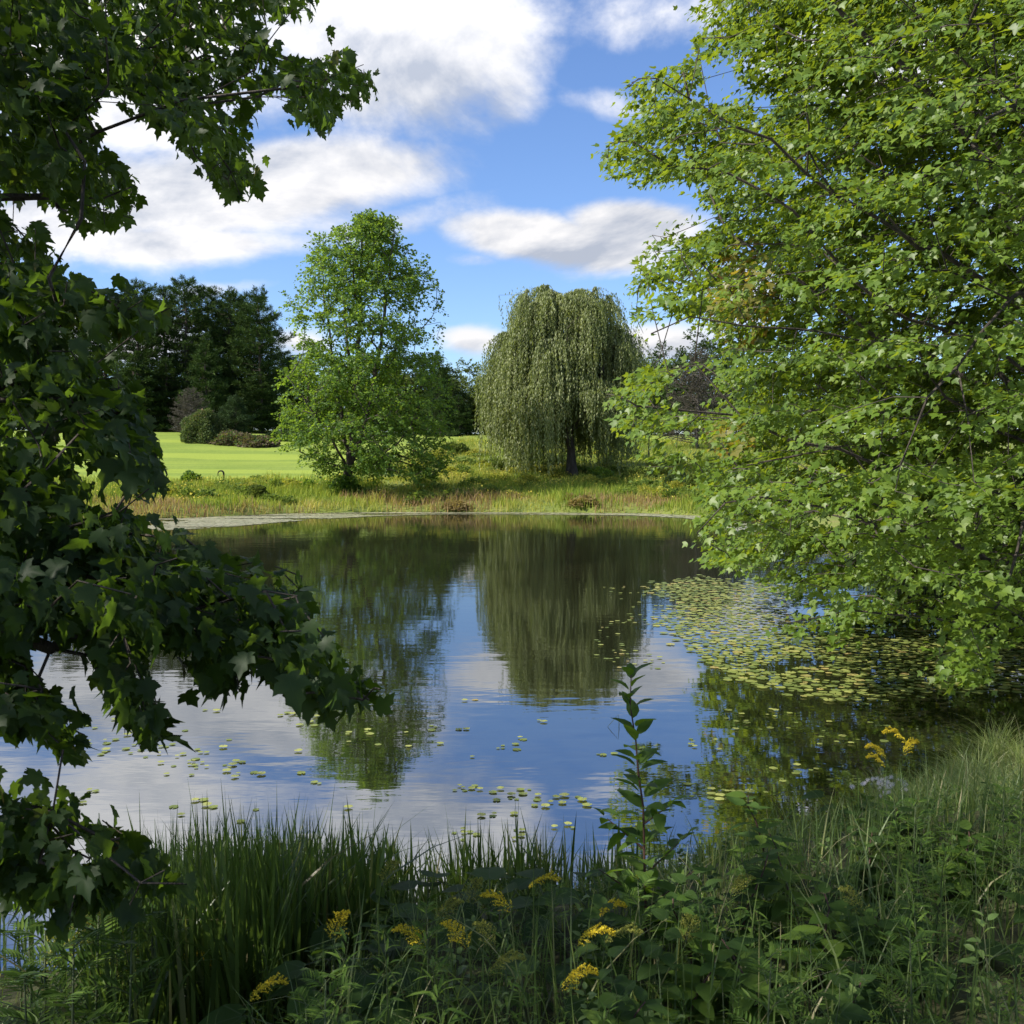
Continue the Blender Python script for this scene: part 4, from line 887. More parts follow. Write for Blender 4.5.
# ================================================================== LILY PADS
def pad(seed):
    r_ = np.random.default_rng(seed); a = np.linspace(.16, 2*PI-.16, 15); rr = 1+r_.normal(0, .04, 15); V = [(.0, 0, .004)]; V += [(rr[i]*math.cos(a[i]), rr[i]*math.sin(a[i])*.92, .02+.04*max(0, r_.normal(0, 1))) for i in range(15)]
    return A(V), A([[0, 1+i, 2+i] for i in range(14)])
pads = [pad(i) for i in range(4)]
rg = np.random.default_rng(51)
c = []
cl = [(445, 728, 24, 3, 7), (505, 748, 12, 4, 5), (525, 740, 6, 3, 3), (440, 745, 4, 3, 1), (508, 795, 30, 6, 13), (465, 787, 14, 4, 8), (560, 802, 28, 7, 12), (500, 816, 22, 2, 9), (490, 835, 40, 6, 14), (545, 800, 10, 5, 5), (608, 755, 10, 2, 3), (645, 750, 10, 2, 3), (562, 828, 12, 4, 3), (305, 716, 30, 3, 9), (352, 733, 20, 3, 4), (300, 725, 15, 3, 4), (350, 810, 10, 2, 2), (150, 752, 60, 10, 26), (110, 730, 60, 14, 24), (200, 770, 40, 8, 12), (250, 770, 20, 5, 5), (190, 805, 30, 5, 8), (215, 762, 30, 4, 9), (60, 800, 40, 10, 8), (610, 640, 14, 20, 24), (640, 610, 22, 16, 30), (625, 590, 24, 4, 12), (640, 660, 26, 9, 18), (370, 740, 40, 8, 7), (700, 745, 20, 6, 6), (760, 720, 40, 10, 16), (850, 735, 40, 14, 14), (740, 800, 30, 10, 12), (800, 775, 30, 10, 10), (710, 790, 24, 8, 8), (650, 825, 20, 5, 4), (545, 720, 12, 3, 2), (655, 525, 6, 1, 2), (470, 700, 8, 2, 2), (470, 760, 4, 3, 2)]
def onwater(px, py): 
    D = cp*0+CAMZ/(-( -sp+(512-py)/1024*cp)/(cp+(512-py)/1024*sp)); return (px-512)/1024*D/(cp+(512-py)/1024*sp), D
for (px, py, sx, sy, k) in cl:
    X0, Y0 = onwater(px+rg.uniform(-1, 1, k)*sx, py+rg.uniform(-1, 1, k)*sy); c += [(a, b, 0) for a, b in zip(X0, Y0)]
# the mat: rejection in plan, on world coordinates
n = 60000; X0 = rg.uniform(.8, 9, n); Y0 = rg.uniform(8.8, 22, n)
u, v, _ = project(np.stack([X0, Y0, 0*X0], -1))
mat_poly = [(655, 588), (700, 582), (800, 592), (1000, 600), (1040, 690), (930, 690), (850, 700), (790, 690), (740, 680), (705, 655), (690, 640), (660, 620), (690, 605)]
dn = noise3(np.stack([X0, Y0*.6, 0*X0], -1), .8)+.35*noise3(np.stack([X0, Y0, 0*X0], -1), 2.2)
k = in_poly(u+rg.normal(0, 7, n), v+rg.normal(0, 3, n), mat_poly) & (dn > .28) & (pond_sd(X0, Y0) < -.1)
mat_c = [(a, b, 1) for a, b in zip(X0[k], Y0[k])][:16000]
n = 2600; X0 = rg.uniform(-7, -1.5, n); Y0 = rg.uniform(5.6, 11, n); k = (noise3(np.stack([X0, Y0, 0*X0], -1), .9) > .66) & (pond_sd(X0, Y0) < -.3); c += [(a, b, 0) for a, b in zip(X0[k], Y0[k])][:30]
allp = c+mat_c
allp = [p for p in allp if pond_sd(A([p[0]]), A([p[1]]))[0] < -.05]
# thin out overlaps
keep = []; grid = {}
for p in allp:
    s = float(rg.uniform(.018, .042)) if p[2] == 0 else float(rg.uniform(.032, .078)); key = (int(p[0]/.16), int(p[1]/.16)); bad = False
    for i in (-1, 0, 1):
        for j in (-1, 0, 1):
            for q in grid.get((key[0]+i, key[1]+j), []):
                if math.hypot(q[0]-p[0], q[1]-p[1]) < (q[2]+s)*.82: bad = True
    if not bad: grid.setdefault(key, []).append((p[0], p[1], s)); keep.append((p[0], p[1], s, p[2]))
keep.sort(key=lambda p: p[1]-p[2]*20)
pm = [mesh_np(V, F, rnd=np.full(len(V), .15+.23*i)) for i, (V, F) in enumerate(pads)]
r0 = {}
for i, (x, y, s, g_) in enumerate(keep[:300]):
    z = .004+.003*(i % 4); j = i % 4
    lab = 'yellow-green lily pad floating on open water' if g_ == 0 else 'yellow-green lily pad in the dense mat before the right maple'
    grp = 'lily pads scattered on open water' if g_ == 0 else 'lily pads in the mat'
    if j not in r0: o = tag(obj('lily_pad', pm[j], MT['pad'], loc=(x, y, z)), lab, 'lily pad', grp); r0[j] = o; o.rotation_euler = (0, 0, rg.uniform(0, 6.3)); o.scale = (s, s, s)
    else: dup(r0[j], (x, y, z), rg.uniform(0, 6.3), s, lab, grp, tilt=rg.normal(0, .02))
rest = keep[300:]
Vs, Fs, Rs, o_ = [], [], [], 0
for i, (x, y, s, g_) in enumerate(rest):
    V0, F0 = pads[i % 4]; a = rg.uniform(0, 6.3); Rm = A([[math.cos(a), -math.sin(a), 0], [math.sin(a), math.cos(a), 0], [0, 0, 1]]); tl = rg.normal(0, .03)
    V = (V0@Rm.T)*s; V[:, 2] += tl*V[:, 0]*0+.004+.003*(i % 5); V += A([x, y, 0]); Vs.append(V); Fs.append(F0+o_); o_ += len(V); Rs.append(np.full(len(V), rg.random()))
stuff('lily_pad_mat', np.concatenate(Vs), np.concatenate(Fs), np.concatenate(Rs), MT['pad'], 'dense mat of floating lily pads before the right maple')
print('pads', len(keep), len(rest))
# pale scum of pads under the far shore
n = 60000; X0 = rg.uniform(-18, 9, n); Y0 = rg.uniform(34, 46.4, n); d = -pond_sd(X0, Y0)
wd = np.interp(X0, [-18, -12, -8, -3, 9], [9, 7, 4.5, 1.7, 1.2])+1.2*(noise3(np.stack([X0*.3, Y0, 0*X0], -1), .5)-.5)
k = (d > .02) & (d < wd) & (noise3(np.stack([X0*.4, Y0*1.6, 0*X0], -1), .9)+.25*rg.random(n) > .40) & (Y0 > 34.5); X0, Y0 = X0[k], Y0[k]
Vs = np.repeat(A([(1, 0, 0), (.3, .8, 0), (-.8, .6, 0), (-.9, -.4, 0), (.2, -.9, 0)])[None], len(X0), 0)*rg.uniform(.05, .12, (len(X0), 1, 1)); Vs = Vs+np.stack([X0, Y0, rg.uniform(.006, .016, len(X0))], -1)[:, None]
stuff('floating_weed', Vs.reshape(-1, 3), (np.arange(5)[None]+(np.arange(len(X0))*5)[:, None]), np.repeat(rg.random(len(X0)), 5), MT['duck'], 'pale band of floating weed along the far shore')
# bent reed standing in open water
g = Geo(); bx, by = onwater(617, 727); 
V, F = tube([(0, 0, -.2), (.02, 0, .02), (.012, 0, .12), (-.05, 0, .05), (-.09, 0, .0)], [.004, .004, .003, .003, .002], 4); g.add(V, F)
V, F = tube([(.10, 0, -.1), (.10, 0, .07)], [.002, .001], 3); g.add(V, F)
tag(obj('bent_reed', g.mesh(), MT['stem'], loc=(bx, by, 0)), 'single thin bent reed poking out of open water left of the sapling', 'reed')

# ================================================================== NEAR PLANTS
def plant(seed, H, leafT, nleaf, lsize, kind='alt', bend=.1, low=.15, leafmat='leaf_weed', stemmat='stem', sr=.005, tilt=.55, rndc=None):
    """single-stem plant standing at the origin -> stem mesh, leaves mesh, top point/dir"""
    r_ = np.random.default_rng(seed); t = np.linspace(0, 1, 10); b = r_.uniform(0, 2*PI); 
    P = np.stack([bend*H*np.cos(b)*t**2, bend*H*np.sin(b)*t**2, H*t], -1)+r_.normal(0, .006, (10, 3))*t[:, None]
    g = Geo(); V, F = tube(P, np.linspace(sr, sr*.35, 10), 5); g.add(V, F)
    u = np.linspace(low, 1, nleaf)+r_.normal(0, .01, nleaf); u = np.clip(u, 0, 1)
    base = np.stack([np.interp(u, t, P[:, c_]) for c_ in range(3)], -1)
    a = np.arange(nleaf)*(2.4 if kind == 'alt' else PI/2*1.0)+r_.normal(0, .25, nleaf)
    if kind == 'opp': a = (np.arange(nleaf)//2)*(PI/2)+(np.arange(nleaf) % 2)*PI+r_.normal(0, .15, nleaf)
    el = r_.normal(tilt, .2, nleaf)*1.0-.25+.5*u
    y = np.stack([np.cos(a)*np.cos(el), np.sin(a)*np.cos(el), np.sin(el)], -1); n = np.stack([-np.cos(a)*np.sin(el), -np.sin(a)*np.sin(el), np.cos(el)], -1)+r_.normal(0, .25, (nleaf, 3))
    s = lsize*(1.1-.55*u)*r_.uniform(.75, 1.2, nleaf)
    V, F, R, uv = scatter(leafT, base+y*.012, y, n, s, None, True, curl=r_.uniform(0, .35, nleaf))
    return g, (V, F, R, uv), P
def put(name, label, cat, group, x, y, parts, z=None, rz=0, sc=1):
    r = empty(name, (x, y, (gz(x, y)-.02) if z is None else z), label, cat, group, rz); r.scale = (sc,)*3
    for nm, me, mt in parts: obj(nm, me, MT[mt], r)
    return r
def mk_leaves(L): return mesh_np(L[0], L[1], rnd=L[2], uv=L[3])
# sapling in the centre
x, y = X_(650, 3.45), 3.45; z0 = gz(x, y)-.02; H = CAMZ+(455-676)/1024*3.45-z0
g, L, P = plant(301, H, OVATE, 56, .125, bend=.07, low=.10, sr=.006, tilt=.7)
r_ = np.random.default_rng(9); ex = [L]
for u0, aa in ((.34, .3), (.42, 2.9), (.5, 5.2), (.22, .1), (.25, 3.4)):
    o = A([np.interp(u0, np.linspace(0, 1, 10), P[:, c_]) for c_ in range(3)]); d = A([math.cos(aa), math.sin(aa), .75]); t = np.linspace(0, .13 if u0 > .3 else .17, 5)[:, None]; Q_ = o+t*d; V, F = tube(Q_, np.linspace(.004, .0015, 5), 4); g.add(V, F)
    k = 8; b_ = o+np.linspace(.03, .16, k)[:, None]*d; yy = norm(d)*.6+r_.normal(0, .5, (k, 3)); yy[:, 2] += .1
    ex.append(scatter(OVATE, b_, yy, A([0, 0, 1.])+r_.normal(0, .4, (k, 3)), r_.uniform(.05, .085, k), None, True, curl=r_.uniform(0, .3, k)))
Vv = np.concatenate([e[0] for e in ex]); off = np.cumsum([0]+[len(e[0]) for e in ex[:-1]]); Ff = np.concatenate([e[1]+o for e, o in zip(ex, off)])
put('sapling', 'tall slender sapling with small oval leaves rising over the water at centre', 'sapling', None, x, y, [('stem', g.mesh(smooth=True), 'stem_red'), ('leaves', mesh_np(Vv, Ff, rnd=np.concatenate([e[2] for e in ex]), uv=np.concatenate([e[3] for e in ex])), 'leaf_weed')])
# tall leafy weeds, broad leaves
protoT = [(lambda q: (q[0].mesh(smooth=True), mk_leaves(q[1])))(plant(310+i, .95, OVATE if i < 2 else BROAD, 26, (.16, .16, .12)[i], 'alt', .12, .12, sr=.007, tilt=.3)) for i in range(3)]
tall = [(775, 800, 4.1, 'leaf_weed', 'tall leafy weed right of the sapling, topped by an upright leaf'), (800, 850, 3.6, 'leaf_weed', 'second tall leafy weed right of the sapling'), (745, 860, 3.5, 'leaf_dock', 'tall weed between the sapling and its right neighbours'), (875, 850, 4.0, 'leaf_dock', 'broad-leaved weed below the white asters'), (925, 850, 4.3, 'leaf_dock', 'broad-leaved weed at the foot of the sunlit mound'), (830, 920, 3.2, 'leaf_weed', 'tall weed low on the right of centre'), (855, 965, 3.0, 'leaf_dock', 'broad weed near the bottom edge on the right'), (700, 900, 3.2, 'leaf_weed', 'weed just right of the sapling foot'), (975, 890, 3.9, 'leaf_weed', 'weed at the right edge beneath the mound'), (690, 970, 2.9, 'leaf_weed', 'weed at the bottom edge right of centre'), (905, 930, 3.3, 'leaf_weed', 'weed standing low near the right edge'), (770, 960, 2.9, 'leaf_weed', 'weed at the bottom edge under the tall weeds'), (840, 1000, 2.7, 'leaf_dock', 'broad weed cut by the bottom edge on the right'), (620, 1000, 2.7, 'leaf_weed', 'weed cut by the bottom edge below the sapling')]
roots = {}
for i, (px, py, D, mt, lab) in enumerate(tall):
    x = X_(px, D); z = gz(x, D)-.02; h = max(.25, CAMZ+(455-py)/1024*D-z); j = (i % 2) if mt == 'leaf_weed' else 2
    if (j, mt) not in roots: roots[(j, mt)] = put('leafy_weed', lab, 'weed', 'tall leafy weeds on the near bank', x, D, [('stem', protoT[j][0], 'stem_red'), ('leaves', protoT[j][1], mt)], rz=i*1.3); roots[(j, mt)].scale = (.9, .9, h/.95)
    else: dup(roots[(j, mt)], (x, D, z), i*1.3, (.85+.2*(i % 3)/2,)*2+(h/.95,), lab, 'tall leafy weeds on the near bank')
# dock clumps (large round-ended leaves)
def dock(seed, n=10, S_=.16):
    r_ = np.random.default_rng(seed); g = Geo(); B = []; Y_ = []; N_ = []
    for i in range(n):
        a = i*2.4+r_.normal(0, .3); el = r_.uniform(.7, 1.25); L = r_.uniform(.18, .46); d = A([math.cos(a)*math.cos(el), math.sin(a)*math.cos(el), math.sin(el)])
        Pp = np.linspace(0, 1, 4)[:, None]*d*L; V, F = tube(Pp, [.005, .004, .004, .003], 4); g.add(V, F); B.append(Pp[-1]); Y_.append([math.cos(a), math.sin(a), r_.uniform(-.35, .25)]); N_.append([-.3*math.cos(a), -.3*math.sin(a), 1.])
    V, F, R, uv = scatter(BROAD, A(B), A(Y_), A(N_)+r_.normal(0, .2, (n, 3)), r_.uniform(.75, 1.15, n)*S_, None, True, curl=r_.uniform(0, .3, n))
    return g.mesh(smooth=True), mesh_np(V, F, rnd=R, uv=uv)
dk = [dock(1), dock(2, 9, .15)]
docks = [(350, 895, 3.7, 'clump of wide dull leaves left of the yellow goldenrod'), (425, 880, 3.9, 'clump of wide leaves behind the small goldenrod spikes'), (490, 880, 3.8, 'clump of wide leaves beside the upper goldenrod plume'), (570, 890, 3.6, 'largest wide dull leaves just left of the sapling'), (620, 880, 3.7, 'clump of wide leaves at the sapling foot'), (370, 940, 3.2, 'clump of wide leaves low left of centre'), (335, 975, 3.0, 'clump of wide leaves near the bottom left of centre'), (905, 805, 5.6, 'pale wide leaves at the sunlit edge of the mound'), (870, 790, 6.0, 'wide leaves beside the asters'), (930, 870, 4.2, 'wide leaves below the sunlit mound'), (530, 985, 2.9, 'wide leaves at the bottom edge near centre'), (800, 975, 3.0, 'wide leaves at the bottom edge right of centre'), (945, 955, 3.3, 'wide leaves near the bottom right corner'), (880, 900, 3.8, 'wide leaves right of the tall weeds')]
roots = {}
for i, (px, py, D, lab) in enumerate(docks):
    x = X_(px, D); z = gz(x, D)-.02; h = max(.2, CAMZ+(455-py)/1024*D-z); j = i % 2
    if j not in roots: roots[j] = put('dock_plant', lab, 'weed', 'wide-leaved plants on the near bank', x, D, [('stalks', dk[j][0], 'stem'), ('leaves', dk[j][1], 'leaf_dock')], rz=i*.8); roots[j].scale = (.95, .95, h/.47)
    else: dup(roots[j], (x, D, z), i*.8, (.95, .95, h/.47), lab, 'wide-leaved plants on the near bank')

def fern(seed):
    r_ = np.random.default_rng(seed); g = Geo(); B, Y_, N_, S_ = [], [], [], []
    H = .6
    for i in range(15):
        u = .12+.88*i/14; a = i*2.4; el = .35+.5*u; d = A([math.cos(a)*math.cos(el), math.sin(a)*math.cos(el), math.sin(el)]); L = .20*(1.1-.6*u); o = A([0, 0, H*u])
        Q_ = o+np.linspace(0, 1, 5)[:, None]*d*L; Q_[:, 2] -= .05*np.linspace(0, 1, 5)**2; V, F = tube(Q_, np.linspace(.002, .0007, 5), 3); g.add(V, F)
        s = norm(np.cross(d, A([0, 0, 1.])))
        for v_ in np.linspace(.15, 1, 8):
            for sg in (-1, 1): B.append(o+d*L*v_-A([0, 0, .05*v_*v_])); Y_.append(s*sg*.8+d*.6); N_.append(A([0, 0, 1.])+r_.normal(0, .2, 3)); S_.append(.065*(1.1-.6*v_))
    V, F = tube([(0, 0, 0), (.01, 0, H*.5), (0, .01, H)], [.005, .004, .002], 5); g.add(V, F)
    V, F, R, uv = scatter(LANCE, A(B), A(Y_), A(N_), A(S_)*1.0, None, True); return g.mesh(), mesh_np(V*A([1, 1, 1]), F, rnd=R, uv=uv)
# goldenrod
def goldenrod(seed, H=.8, side=1.0, size=1.0, bloom=True):
    r_ = np.random.default_rng(seed); g, L, P = plant(seed, H, LANCE, 46, .10, 'alt', .22, .1, sr=.004, tilt=.45)
    tip = P[-1]; dirn = norm(P[-1]-P[-3]); la = r_.uniform(-.5, .5); ld = A([math.cos(la)*side, math.sin(la), -.02])
    F_ = Geo(); main = [P[-2]]; 
    for u in np.linspace(0, 1, 7): main.append(P[-1]+dirn*.02*u+ld*.20*size*u+A([0, 0, .06*size*math.sin(u*2.4)]))
    main = A(main); V, F = tube(main, np.linspace(.003, .001, len(main)), 4); g.add(V, F)
    pts = []
    for u in np.linspace(.1, 1, 13):
        o = A([np.interp(u, np.linspace(0, 1, len(main)), main[:, c_]) for c_ in range(3)]); Lb = (.085*(1-u)+.03)*size
        for sg in (-1, 1):
            d = norm(ld*.8+A([-ld[1], ld[0], 0])*sg*.7+A([0, 0, .35])+r_.normal(0, .15, 3)); t = np.linspace(0, 1, 5)[:, None]
            Q_ = o+t*d*Lb; Q_[:, 2] += .02*np.sin(t[:, 0]*PI*.8); V, F = tube(Q_, [.001]*5, 3); g.add(V, F)
            for v_ in np.linspace(.15, 1, 11): pts.append(np.array([np.interp(v_, t[:, 0], Q_[:, c_]) for c_ in range(3)])+A([0, 0, .004]))
    pts = A(pts); pts = np.repeat(pts, 3, 0)+r_.normal(0, .0028, (len(pts)*3, 3))
    V, F, R, _ = scatter(DIAM, pts, r_.normal(0, 1, pts.shape)+A([0, 0, .6]), r_.normal(0, 1, pts.shape), r_.uniform(.008, .015, len(pts)))
    return g.mesh(smooth=True), mk_leaves(L), mesh_np(V, F, rnd=R), P[-1]
gr = [goldenrod(400+i, .8, 1, 1.35) for i in range(3)]
gold = [(455, 965, 3.0, 'g', 2.6, 'bright goldenrod between the small one at left and the arching one'), (640, 905, 3.5, 'g', 0, 'small yellow goldenrod touching the sapling stem'), (500, 925, 3.3, 'g', 2.9, 'goldenrod leaning left below the broad plume'), (255, 1000, 3.0, 'g', .5, 'goldenrod at the bottom edge among the reeds'), (745, 905, 3.4, 'b', .4, 'greenish budding goldenrod among the tall weeds'), (100, 985, 3.5, 'b', 1.2, 'budding goldenrod at lower left beside the water'), (540, 893, 3.5, 'g', 0, 'goldenrod with a broad yellow plume just left of centre bottom'), (607, 928, 3.2, 'g', 0, 'goldenrod arching right with yellow tips below the sapling'), (592, 962, 3.0, 'g', 0, 'goldenrod under the arching one, bright yellow'), (412, 972, 3.0, 'g', 3.1, 'small bright goldenrod left of centre near the bottom'), (205, 970, 3.5, 'g', 3.1, 'solitary bright goldenrod among the reeds at lower left'), (330, 960, 3.1, 'g', 1.5, 'thin goldenrod spike at lower left'), (382, 880, 3.6, 'b', 1.5, 'upright budding goldenrod spike rising before the reeds'), (575, 1018, 2.7, 'g', 0, 'goldenrod at the very bottom edge below centre'), (470, 900, 3.4, 'b', 1.5, 'slim budding goldenrod left of the broad plume'), (620, 965, 3.0, 'b', 0, 'greenish budding goldenrod pointing right near the bottom'), (695, 940, 3.0, 'b', 1.0, 'budding goldenrod spike right of the sapling foot'), (905, 742, 6.3, 'g', 3.1, 'orange yellow goldenrod against dark water, topmost at the right'), (885, 757, 6.1, 'g', 3.1, 'orange goldenrod left of the topmost one at the right'), (915, 752, 6.0, 'g', .3, 'short bright goldenrod beside the sunlit mound'), (885, 765, 5.9, 'g', 3.1, 'lowest goldenrod of the bunch before the dark water'), (50, 960, 3.4, 'b', 1.2, 'budding goldenrod near the lower left corner'), (490, 960, 3.0, 'b', 2, 'budding goldenrod low and central'), (860, 930, 3.2, 'b', 2, 'brownish budding goldenrod low on the right'), (440, 935, 3.2, 'b', 1, 'slender budding stalk above the small bright goldenrod'), (500, 1000, 2.8, 'b', 0, 'budding goldenrod cut by the bottom edge')]
roots = {}
for i, (px, py, D, kd, rz, lab) in enumerate(gold):
    x = X_(px, D); z = gz(x, D)-.02; j = i % 3; h = max(.3, CAMZ+(455-py)/1024*D-z-.03); tp_ = gr[j][3]
    s = h/.8; ca, sa = math.cos(rz), math.sin(rz); s2 = min(s, 1.05)*(.75 if D > 5 else 1); x -= (tp_[0]*ca-tp_[1]*sa+.1*ca)*s2; y = D-(tp_[0]*sa+tp_[1]*ca+.1*sa)*s2
    z = gz(x, y)-.02; s = max(.3, CAMZ+(455-py)/1024*D-z-.03)/.8
    if (j, kd) not in roots: roots[(j, kd)] = o = put('goldenrod', lab, 'wildflower', 'goldenrod on the near bank', x, y, [('stem', gr[j][0], 'stem'), ('leaves', gr[j][1], 'leaf_weed'), ('flower_head', gr[j][2].copy() if kd == 'b' else gr[j][2], 'gold' if kd == 'g' else 'bud')], rz=rz); o.scale = (s2, s2, s)
    else: dup(roots[(j, kd)], (x, y, z), rz, (s2, s2, s), lab, 'goldenrod on the near bank')

for i, (px, D, sc_) in enumerate([(15, 3.7, 1.15), (60, 3.6, 1.2), (105, 3.7, 1.1), (35, 3.3, 1.5), (85, 3.25, 1.45), (140, 3.3, 1.3), (5, 4.1, 1.0), (48, 4.0, .9), (15, 3.2, 1.3), (62, 3.05, 1.4), (118, 3.05, 1.3)]): 
    x = X_(px, D)
    if i == 0:
        ff = fern(9); o = put('ferny_plant', 'feathery plant at the lower left corner by the water', 'ferny plant', 'feathery plants at the lower left', x, D, [('stem', ff[0], 'stem'), ('leaves', ff[1], 'leaf_weed')], sc=sc_)
    else: dup(o, (x, D, gz(x, D)-.02), i*1.1, sc_, 'feathery plant at the lower left corner by the water', 'feathery plants at the lower left')
# asters
g = Geo(); r_ = np.random.default_rng(77); pts = []
for i in range(14):
    a = r_.uniform(0, 6.3); R_ = r_.uniform(.04, .2); h = r_.uniform(.5, .72); Q_ = np.linspace(0, 1, 5)[:, None]*A([R_*math.cos(a), R_*math.sin(a), h]); V, F = tube(Q_, np.linspace(.003, .001, 5), 3); g.add(V, F)
    for q in range(3): pts.append(Q_[-1]+r_.normal(0, .03, 3))
pts = A(pts); ang = np.arange(8)*PI/4
V, F, R, _ = scatter(NARROW, np.zeros((8, 3)), np.stack([np.cos(ang), -.35+0*ang, np.sin(ang)], -1), np.tile(A([0, -1., .4]), (8, 1)), np.full(8, .022))
fm = mesh_np(np.concatenate([V, [[0, -.003, 0], [.004, 0, .004], [-.004, 0, .004], [0, 0, -.005]]]), np.concatenate([F, [[64-64+len(V), len(V)+1, len(V)+2], [len(V), len(V)+2, len(V)+3], [len(V), len(V)+3, len(V)+1]]]), rnd=np.concatenate([R, [.5]*4]))
x, y = X_(884, 6.9), 6.9; zs = max(.35, (CAMZ+(455-784)/1024*6.9-gz(x, y))/.68)
as_ = put('aster', 'bunch of small white and lilac asters before the dark water', 'wildflower', None, x, y, [('stems', g.mesh(), 'stem')]); as_.children[0].scale = (1, 1, zs)
for p in pts: obj('flower_head', fm, MT['aster'], as_, loc=(p[0], p[1], p[2]*zs))

# filler plants: three kinds, many individuals
kinds = []
for i in range(2): q = plant(500+i, .62, LANCE, 54, .115, 'alt', .18, .05, sr=.004, tilt=.35); kinds.append((q[0].mesh(smooth=True), mk_leaves(q[1]), 'leaf_weed', 'narrow-leaved plant', 'dark narrow-leaved stalk crowded among others on the near bank'))
for i in range(2): q = plant(520+i, .55, BROAD, 16, .12, 'opp', .15, .15, sr=.004, tilt=.25); kinds.append((q[0].mesh(smooth=True), mk_leaves(q[1]), 'leaf_dock', 'oval-leaved plant', 'low plant with paired oval leaves crowded on the near bank'))
f_ = fern(1); kinds.append((f_[0], f_[1], 'leaf_weed', 'ferny plant', 'low plant with feathery divided leaves on the near bank'))
q = plant(530, .5, OVATE, 20, .085, 'alt', .15, .1, sr=.003, tilt=.4); kinds.append((q[0].mesh(smooth=True), mk_leaves(q[1]), 'leaf_pale', 'small-leaved plant', 'small plant with lighter green leaves on the near bank'))
rg = np.random.default_rng(61); roots = {}; cnt = 0; tries = 0; pos = []
while cnt < 298 and tries < 20000:
    tries += 1; y = rg.uniform(2.35, 9.5)**1.0; x = rg.uniform(-.56, .6)*y
    if y > 5.2 and rg.random() < .45: continue
    dd = float(pond_sd(A([x]), A([y]))[0])
    if dd < .06 or (x < -.18*y and y > 3.9): continue
    if any((x-a)**2+(y-b)**2 < .13**2 for a, b in pos[-400:]): continue
    k = int(rg.choice(6, p=[.18, .18, .15, .15, .16, .18])); 
    if x < .2 and k in (2, 3) and rg.random() < .5: k = 4
    z = gz(x, y)-.02; s = rg.uniform(.55, 1.0)*(.8 if y < 4 else 1)
    # keep the water visible: limit the height where the photograph shows low growth
    pyt = 455+(CAMZ-(z+.6*s))/y*1024; px = 512+x/y*1024
    lim = np.interp(px, [0, 130, 300, 420, 640, 720, 860, 940, 1024], [1000, 975, 955, 915, 885, 865, 820, 800, 780])
    if pyt < lim:
        s = max(.3, (CAMZ-(lim-455)/1024*y-z)/.6)
        if s <= .3: s = .3
    if y < 3 and rg.random() < .3: pass
    pos.append((x, y)); cnt += 1
    sm, lm, mt, cat, lab = kinds[k]
    if k not in roots: roots[k] = put(cat.replace(' ', '_').replace('-', '_'), lab, cat, cat+'s on the near bank', x, y, [('stem', sm, 'stem'), ('leaves', lm, mt)], rz=rg.uniform(0, 6.3), sc=s)
    else: dup(roots[k], (x, y, z), rg.uniform(0, 6.3), s, lab, cat+'s on the near bank')

# ================================================================== LIGHT AND SKY
SUN_AZ = math.radians(-112); SUN_EL = math.radians(43)
sd = Vector((math.sin(SUN_AZ)*math.cos(SUN_EL), math.cos(SUN_AZ)*math.cos(SUN_EL), math.sin(SUN_EL)))
sl = bpy.data.lights.new('sun', 'SUN'); so = bpy.data.objects.new('sun', sl); COL.objects.link(so)
sl.energy = 5.0; sl.angle = math.radians(.53); sl.color = (1, .94, .84); so.rotation_euler = sd.to_track_quat('Z', 'Y').to_euler(); so.location = (-30, -10, 40)
w = bpy.data.worlds.new('World'); scene.world = w; w.use_nodes = True; nt = w.node_tree; L = nt.links.new
for n_ in list(nt.nodes): nt.nodes.remove(n_)
sky = N(nt, 'TexSky', sky_type='NISHITA', sun_disc=False, sun_elevation=SUN_EL, sun_rotation=SUN_AZ % (2*PI), altitude=200, air_density=1.0, dust_density=.25, ozone_density=3.0)
tc = N(nt, 'TexCoord'); s = N(nt, 'SeparateXYZ'); L(tc.outputs['Generated'], s.inputs[0])
az = mathn(nt, 'ARCTAN2', s.outputs[0], s.outputs[1]); el = mathn(nt, 'ARCSINE', s.outputs[2])
# cloud noise in direction space; flattened towards the horizon
cmb = N(nt, 'CombineXYZ'); L(az, cmb.inputs[0]); L(mathn(nt, 'MULTIPLY', el, 1.7), cmb.inputs[1]); cmb.inputs[2].default_value = 3.7
nA = noise_n(nt, 3.2, 8, .58, vec=cmb.outputs[0], dist=.35); nB = noise_n(nt, 11, 6, .6, vec=cmb.outputs[0]); nC = noise_n(nt, 1.6, 3, .5, vec=cmb.outputs[0])
cmb2 = N(nt, 'CombineXYZ'); L(az, cmb2.inputs[0]); L(mathn(nt, 'MULTIPLY', mathn(nt, 'ADD', el, -.018), 1.7), cmb2.inputs[1]); cmb2.inputs[2].default_value = 3.7
nA2 = noise_n(nt, 3.2, 8, .58, vec=cmb2.outputs[0], dist=.35)
def pa(px): return math.atan((px-512)/1024)
def pe(py, px=512): return math.atan((455-py)/math.hypot(1024, px-512))
